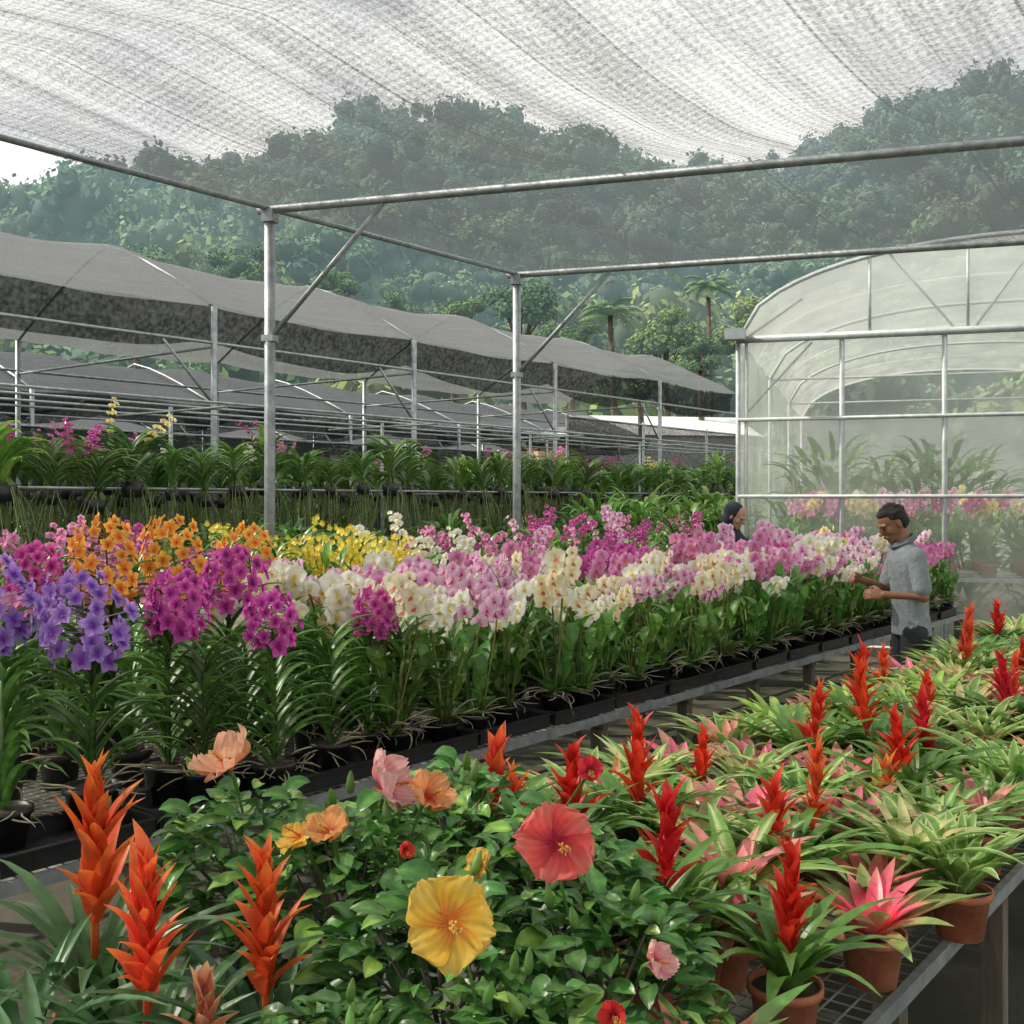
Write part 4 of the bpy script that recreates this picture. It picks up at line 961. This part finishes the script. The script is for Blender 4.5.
# ------------------------------------------------------------------ people
def remesh(name, mb, mat, parent, vox=.007, smooth=4):
    me = mb.mesh(name, mat); o = bpy.data.objects.new(name, me); C.objects.link(o)
    m = o.modifiers.new('r', 'REMESH'); m.mode = 'VOXEL'; m.voxel_size = vox; m.use_smooth_shade = True
    s = o.modifiers.new('s', 'SMOOTH'); s.factor = .5; s.iterations = smooth
    bpy.context.view_layer.update(); dg = bpy.context.evaluated_depsgraph_get()
    nm = bpy.data.meshes.new_from_object(o.evaluated_get(dg)); nm.name = name
    bpy.data.objects.remove(o)
    if not nm.materials: nm.materials.append(mat)
    for p in nm.polygons: p.use_smooth = True
    return ob(name, nm, parent)
def loft(mb, rings, n=20):
    vs = []; fs = []
    for z, cx, cy, rx, ry in rings:
        for j in range(n):
            a = 2 * PI * j / n; vs.append(Vector((cx + rx * cos(a), cy + ry * sin(a), z)))
    for i in range(len(rings) - 1):
        for j in range(n): fs.append((i * n + j, i * n + (j + 1) % n, (i + 1) * n + (j + 1) % n, (i + 1) * n + j))
    fs.append(tuple(range(n - 1, -1, -1))); fs.append(tuple((len(rings) - 1) * n + j for j in range(n)))
    mb.add(vs, fs, (.3, .3, .3))
def limb(mb, pts, rads):
    tube(mb, pts, rads, 14)
    for p, r in zip(pts, rads): ell(mb, p, (r, r, r))
def head_M(c, pitch, yaw=0): return Matrix.Translation(Vector(c)) @ Matrix.Rotation(yaw, 4, 'Z') @ Matrix.Rotation(pitch, 4, 'Y')
def add_head(mb, M, k=1.0):
    E = lambda c, r: ell(mb, [x * k for x in c], [x * k for x in r], M, 18)
    E((-.005, 0, .03), (.092, .074, .082)); E((.015, 0, -.01), (.078, .066, .088)); E((.035, 0, -.07), (.054, .044, .045)); E((.068, 0, -.095), (.021, .025, .02))
    E((.090, 0, -.012), (.020, .011, .028)); E((.108, 0, -.028), (.016, .014, .012)); E((.088, 0, -.056), (.014, .025, .009)); E((.083, 0, -.067), (.014, .023, .009))
    E((.076, 0, .022), (.022, .056, .013)); E((.058, .040, -.02), (.028, .022, .03)); E((.058, -.040, -.02), (.028, .022, .03))
    for s in (-1, 1): E((-.005, .075 * s, -.008), (.018, .009, .032))
def hand(mb, wrist, d, palmn, k=1.0, curl=.5):
    d = Vector(d).normalized(); pn = Vector(palmn); pn = (pn - d * pn.dot(d)).normalized(); sd = d.cross(pn)
    w = Vector(wrist); c = w + d * .045
    M = Matrix(((d.x, sd.x, pn.x), (d.y, sd.y, pn.y), (d.z, sd.z, pn.z))).to_4x4(); M.translation = c
    ell(mb, (0, 0, 0), (.052, .040, .016), M, 12)
    for i, (o_, l) in enumerate(((-.028, .065), (-.0095, .076), (.0095, .072), (.028, .056))):
        p = w + d * .082 + sd * o_; a = .25; pts = [p - d * .02, p]; 
        for j in range(3):
            a += curl; p = p + (d * cos(a) + pn * sin(a)) * l * (.42, .33, .25)[j]; pts.append(p)
        tube(mb, pts, [.0095, .0095, .009, .0082, .007], 8); ell(mb, pts[-1], (.007,) * 3, None, 8)
    p = w + d * .03 - sd * .034; q = p - sd * .02 + d * .025 + pn * .012; e = q + d * .028 + pn * .018 + sd * .004
    tube(mb, [w + d * .02 - sd * .02, p, q, e], [.012, .0115, .010, .008], 8); ell(mb, e, (.008,) * 3, None, 8)
M_skin = solid_mat('skin', (.26, .125, .07), (.22, .10, .058), 12, .5, 0, .03)
M_skin2 = solid_mat('skin_light', (.42, .24, .15), (.38, .21, .13), 12, .5, 0, .03)
M_shirt = solid_mat('grey_cotton', (.25, .29, .31), (.19, .225, .245), 14, .9, 0, .8)
M_collar = solid_mat('collar_cotton', (.16, .19, .21), (.12, .15, .17), 14, .9, 0, .5)
M_trous = solid_mat('dark_cotton', (.03, .032, .04), (.02, .02, .026), 14, .9, 0, .3)
M_hair = solid_mat('black_hair', (.016, .013, .011), (.005, .004, .004), 60, .6, 0, .9)
M_scarf = solid_mat('navy_scarf', (.018, .022, .04), (.012, .014, .028), 14, .85, 0, .3)
M_blouse = solid_mat('slate_blouse', (.10, .13, .17), (.07, .09, .12), 14, .9, 0, .3)
M_skirt = solid_mat('maroon_skirt', (.09, .03, .03), (.06, .02, .02), 14, .9, 0, .3)
M_eye = solid_mat('eye', (.02, .015, .012))
# man
t = root('person', 'man in grey polo shirt and dark trousers tending the orchids from the path', 'person', (2.57, 7.1, .012), R(181))
hM = head_M((.11, 0, 1.54), R(30), R(3))
b = MB(); add_head(b, hM); limb(b, [(.02, 0, 1.35), (.065, 0, 1.47)], [.058, .052])
loft(b, [(.86, 0, 0, .09, .14), (1.0, .0, 0, .085, .13), (1.2, .015, 0, .095, .145), (1.34, .03, 0, .085, .155), (1.40, .03, 0, .055, .085)])
for s in (-1, 1): limb(b, [(0, .08 * s, .88), (.02, .095 * s, .48), (-.01, .095 * s, .09)], [.078, .054, .04]); ell(b, (.06, .095 * s, .045), (.12, .04, .035))
AL = [(.025, .17, 1.335), (-.005, .21, 1.08), (.225, .15, 1.09)]; AR = [(.025, -.17, 1.335), (.08, -.21, 1.10), (.29, -.09, 1.17)]
for A, s in ((AL, 1), (AR, -1)):
    limb(b, A, [.047, .037, .025]); d = Vector(A[2]) - Vector(A[1]); hand(b, A[2], d, (0, -s * .9, -.35), 1, .45)
remesh('body', b, M_skin, t, .0058, 2)
b = MB(); loft(b, [(.82, -.012, 0, .122, .160), (.86, -.008, 0, .12, .158), (.98, .0, 0, .108, .150), (1.10, .005, 0, .112, .152), (1.22, .015, 0, .114, .166), (1.30, .024, 0, .106, .172), (1.36, .028, 0, .088, .150), (1.39, .032, 0, .07, .105), (1.41, .038, 0, .062, .08)])
for A in (AL, AR): e = Vector(A[0]).lerp(Vector(A[1]), .80); limb(b, [A[0], tuple(e)], [.058, .060])
for k in range(9):
    zz = .86 + k * .05; a = 1.0 + k * .8; tube(b, [(.1 * cos(a) + .01, .145 * sin(a), zz), (.114 * cos(a + .35) + .01, .158 * sin(a + .35), zz + .03), (.1 * cos(a + .8) + .01, .148 * sin(a + .8), zz + .07)], [.006, .014, .006], 6)
sh = remesh('shirt', b, M_shirt, t, .007, 2)
b = MB()
for rr, zz in ((.070, 0), (.078, -.014)): tube(b, [Vector((.046 + rr * cos(a), (rr + .002) * sin(a), 1.420 + zz + .012 - .035 * cos(a))) for a in [i * PI / 8 for i in range(17)]], .011, 8)
ob('collar', b.mesh('collar', M_collar), sh)
b = MB(); loft(b, [(.82, 0, 0, .105, .145), (.9, 0, 0, .105, .14), (.96, 0, 0, .09, .13)])
for s in (-1, 1): limb(b, [(0, .08 * s, .85), (.02, .095 * s, .48), (-.01, .095 * s, .1)], [.09, .072, .06])
remesh('trousers', b, M_trous, t, .008, 4)
b = MB(); ell(b, (-.018, 0, .043), (.089, .080, .079), hM, 18); ell(b, (-.046, 0, -.002), (.060, .071, .066), hM, 16); ell(b, (.018, .0, .082), (.058, .060, .032), hM, 14)
for k in range(26):
    a = rnd.uniform(0, 6.28); e = rnd.uniform(.1, 1.4); ell(b, (-.02 + .08 * cos(a) * cos(e), .072 * sin(a) * cos(e), .055 + .068 * sin(e)), (.016, .016, .012), hM, 8)
remesh('hair', b, M_hair, t, .005, 1)
b = MB()
for s in (-1, 1): ell(b, (.083, .030 * s, .0), (.008, .011, .006), hM, 10); ell(b, (.091, .031 * s, .025), (.006, .018, .004), hM, 8)
ob('eyes', b.mesh('eyes', M_eye), t)
for s in (-1, 1):
    b = MB(); ell(b, (.06, .095 * s, .045), (.14, .05, .05), None, 14); ob('shoe', b.mesh('shoe', M_pot), t)
# woman
t = root('person', 'woman in navy headscarf working behind the moth orchids', 'person', (2.03, 10.25, .012), R(-52))
hM = head_M((.07, 0, 1.54), R(28), R(14))
b = MB(); add_head(b, hM, .96); limb(b, [(.01, 0, 1.34), (.04, 0, 1.45)], [.054, .048])
loft(b, [(.82, 0, 0, .1, .15), (1.0, .0, 0, .09, .125), (1.2, .01, 0, .10, .14), (1.33, .02, 0, .08, .155), (1.38, .02, 0, .05, .08)])
for s in (-1, 1): limb(b, [(0, .08 * s, .85), (.02, .09 * s, .46), (-.01, .09 * s, .09)], [.08, .055, .038]); ell(b, (.05, .09 * s, .04), (.11, .037, .032))
AL = [(.02, .17, 1.3), (.06, .21, 1.05), (.27, .10, 1.03)]; AR = [(.02, -.17, 1.3), (.06, -.21, 1.05), (.27, -.10, 1.05)]
for A, s in ((AL, 1), (AR, -1)): limb(b, A, [.048, .038, .025]); hand(b, A[2], Vector(A[2]) - Vector(A[1]), (0, -s * .9, -.35), .92, .5)
remesh('body', b, M_skin2, t, .0058, 2)
b = MB(); loft(b, [(.72, 0, 0, .14, .18), (.9, 0, 0, .125, .165), (1.05, 0, 0, .11, .145), (1.25, .01, 0, .118, .165), (1.33, .018, 0, .1, .175), (1.38, .02, 0, .07, .11)])
for A in (AL, AR): limb(b, [A[0], A[1], tuple(Vector(A[1]).lerp(Vector(A[2]), .85))], [.062, .052, .04])
remesh('blouse', b, M_blouse, t, .008, 4)
b = MB(); loft(b, [(.12, 0, 0, .2, .24), (.5, 0, 0, .165, .2), (.78, 0, 0, .13, .168), (.88, 0, 0, .115, .15)]); remesh('skirt', b, M_skirt, t, .01, 3)
b = MB(); ell(b, (-.034, 0, .030), (.098, .088, .092), hM, 18); ell(b, (-.034, 0, -.03), (.086, .084, .09), hM, 16); loft(b, [(1.25, .0, 0, .13, .17), (1.33, .01, 0, .125, .16), (1.40, .010, 0, .085, .10), (1.47, .012, 0, .068, .075)])
remesh('headscarf', b, M_scarf, t, .007, 3)
b = MB()
for s in (-1, 1): ell(b, (.080, .029 * s, .0), (.007, .010, .005), hM, 10)
ob('eyes', b.mesh('eyes', M_eye), t)
# fallen leaves on the path
mb = MB()
for i in range(260):
    s = rnd.uniform(1, 12); n = rnd.uniform(-3.5, -2.1); a = rnd.uniform(0, 6.28)
    leaf(mb, P(s, n, .018 + rnd.uniform(0, .006)), a, rnd.uniform(.03, .08), rnd.uniform(.01, .03), R(8), R(-8), gcol(rnd.choice([(.14, .09, .03), (.2, .15, .04), (.05, .09, .02)])), 3, 2, .2, prof_lance)
ob('fallen_leaves', mb.mesh('fallen_leaves', M_root), kind='stuff', label='fallen leaves scattered on the path', category='leaves')

# ------------------------------------------------------------------ light, world, camera
w = bpy.data.worlds.new('World'); sc.world = w; w.use_nodes = True; T = w.node_tree; T.nodes.clear(); L = T.links.new
SE, SA = R(44), R(-80)
sk = node(T, 'ShaderNodeTexSky', sky_type='NISHITA'); sk.sun_disc = False; sk.sun_elevation = SE; sk.sun_rotation = SA; sk.dust_density = 3.0
tc = node(T, 'ShaderNodeTexCoord'); mp = node(T, 'ShaderNodeMapping'); mp.inputs['Scale'].default_value = (1, 1, 2.2); L(tc.outputs['Generated'], mp.inputs[0])
no = node(T, 'ShaderNodeTexNoise'); no.inputs['Scale'].default_value = 2.6; no.inputs['Detail'].default_value = 5; no.inputs['Roughness'].default_value = .58; L(mp.outputs[0], no.inputs[0])
cr = node(T, 'ShaderNodeValToRGB'); cr.color_ramp.elements[0].position = .36; cr.color_ramp.elements[0].color = (.5, .5, .5, 1); cr.color_ramp.elements[1].position = .55; L(no.outputs[0], cr.inputs[0])
mx = node(T, 'ShaderNodeMix', data_type='RGBA'); L(cr.outputs[0], mx.inputs[0]); L(sk.outputs[0], mx.inputs[6]); mx.inputs[7].default_value = (10.0, 9.9, 9.4, 1)
bg = node(T, 'ShaderNodeBackground'); bg.inputs[1].default_value = .15; L(mx.outputs[2], bg.inputs[0])
wo = node(T, 'ShaderNodeOutputWorld'); L(bg.outputs[0], wo.inputs[0])
ld = bpy.data.lights.new('sun', 'SUN'); ld.energy = 5.0; ld.angle = R(2); ld.color = (1, .92, .78)
lo = bpy.data.objects.new('sun', ld); C.objects.link(lo)
sd = Vector((sin(SA) * cos(SE), cos(SA) * cos(SE), sin(SE)))
lo.rotation_euler = sd.to_track_quat('Z', 'Y').to_euler()
cd = bpy.data.cameras.new('camera'); cd.sensor_width = 36; cd.lens = 36 * 1100 / 1024; cd.shift_y = -12 / 1024; cd.clip_end = 3000; cd.clip_start = .05
co = bpy.data.objects.new('camera', cd); C.objects.link(co); co.location = (0, 0, 1.7); co.rotation_euler = (R(90), 0, 0); sc.camera = co
sc.view_settings.view_transform = 'Standard'; sc.view_settings.look = 'None'; sc.view_settings.exposure = 0
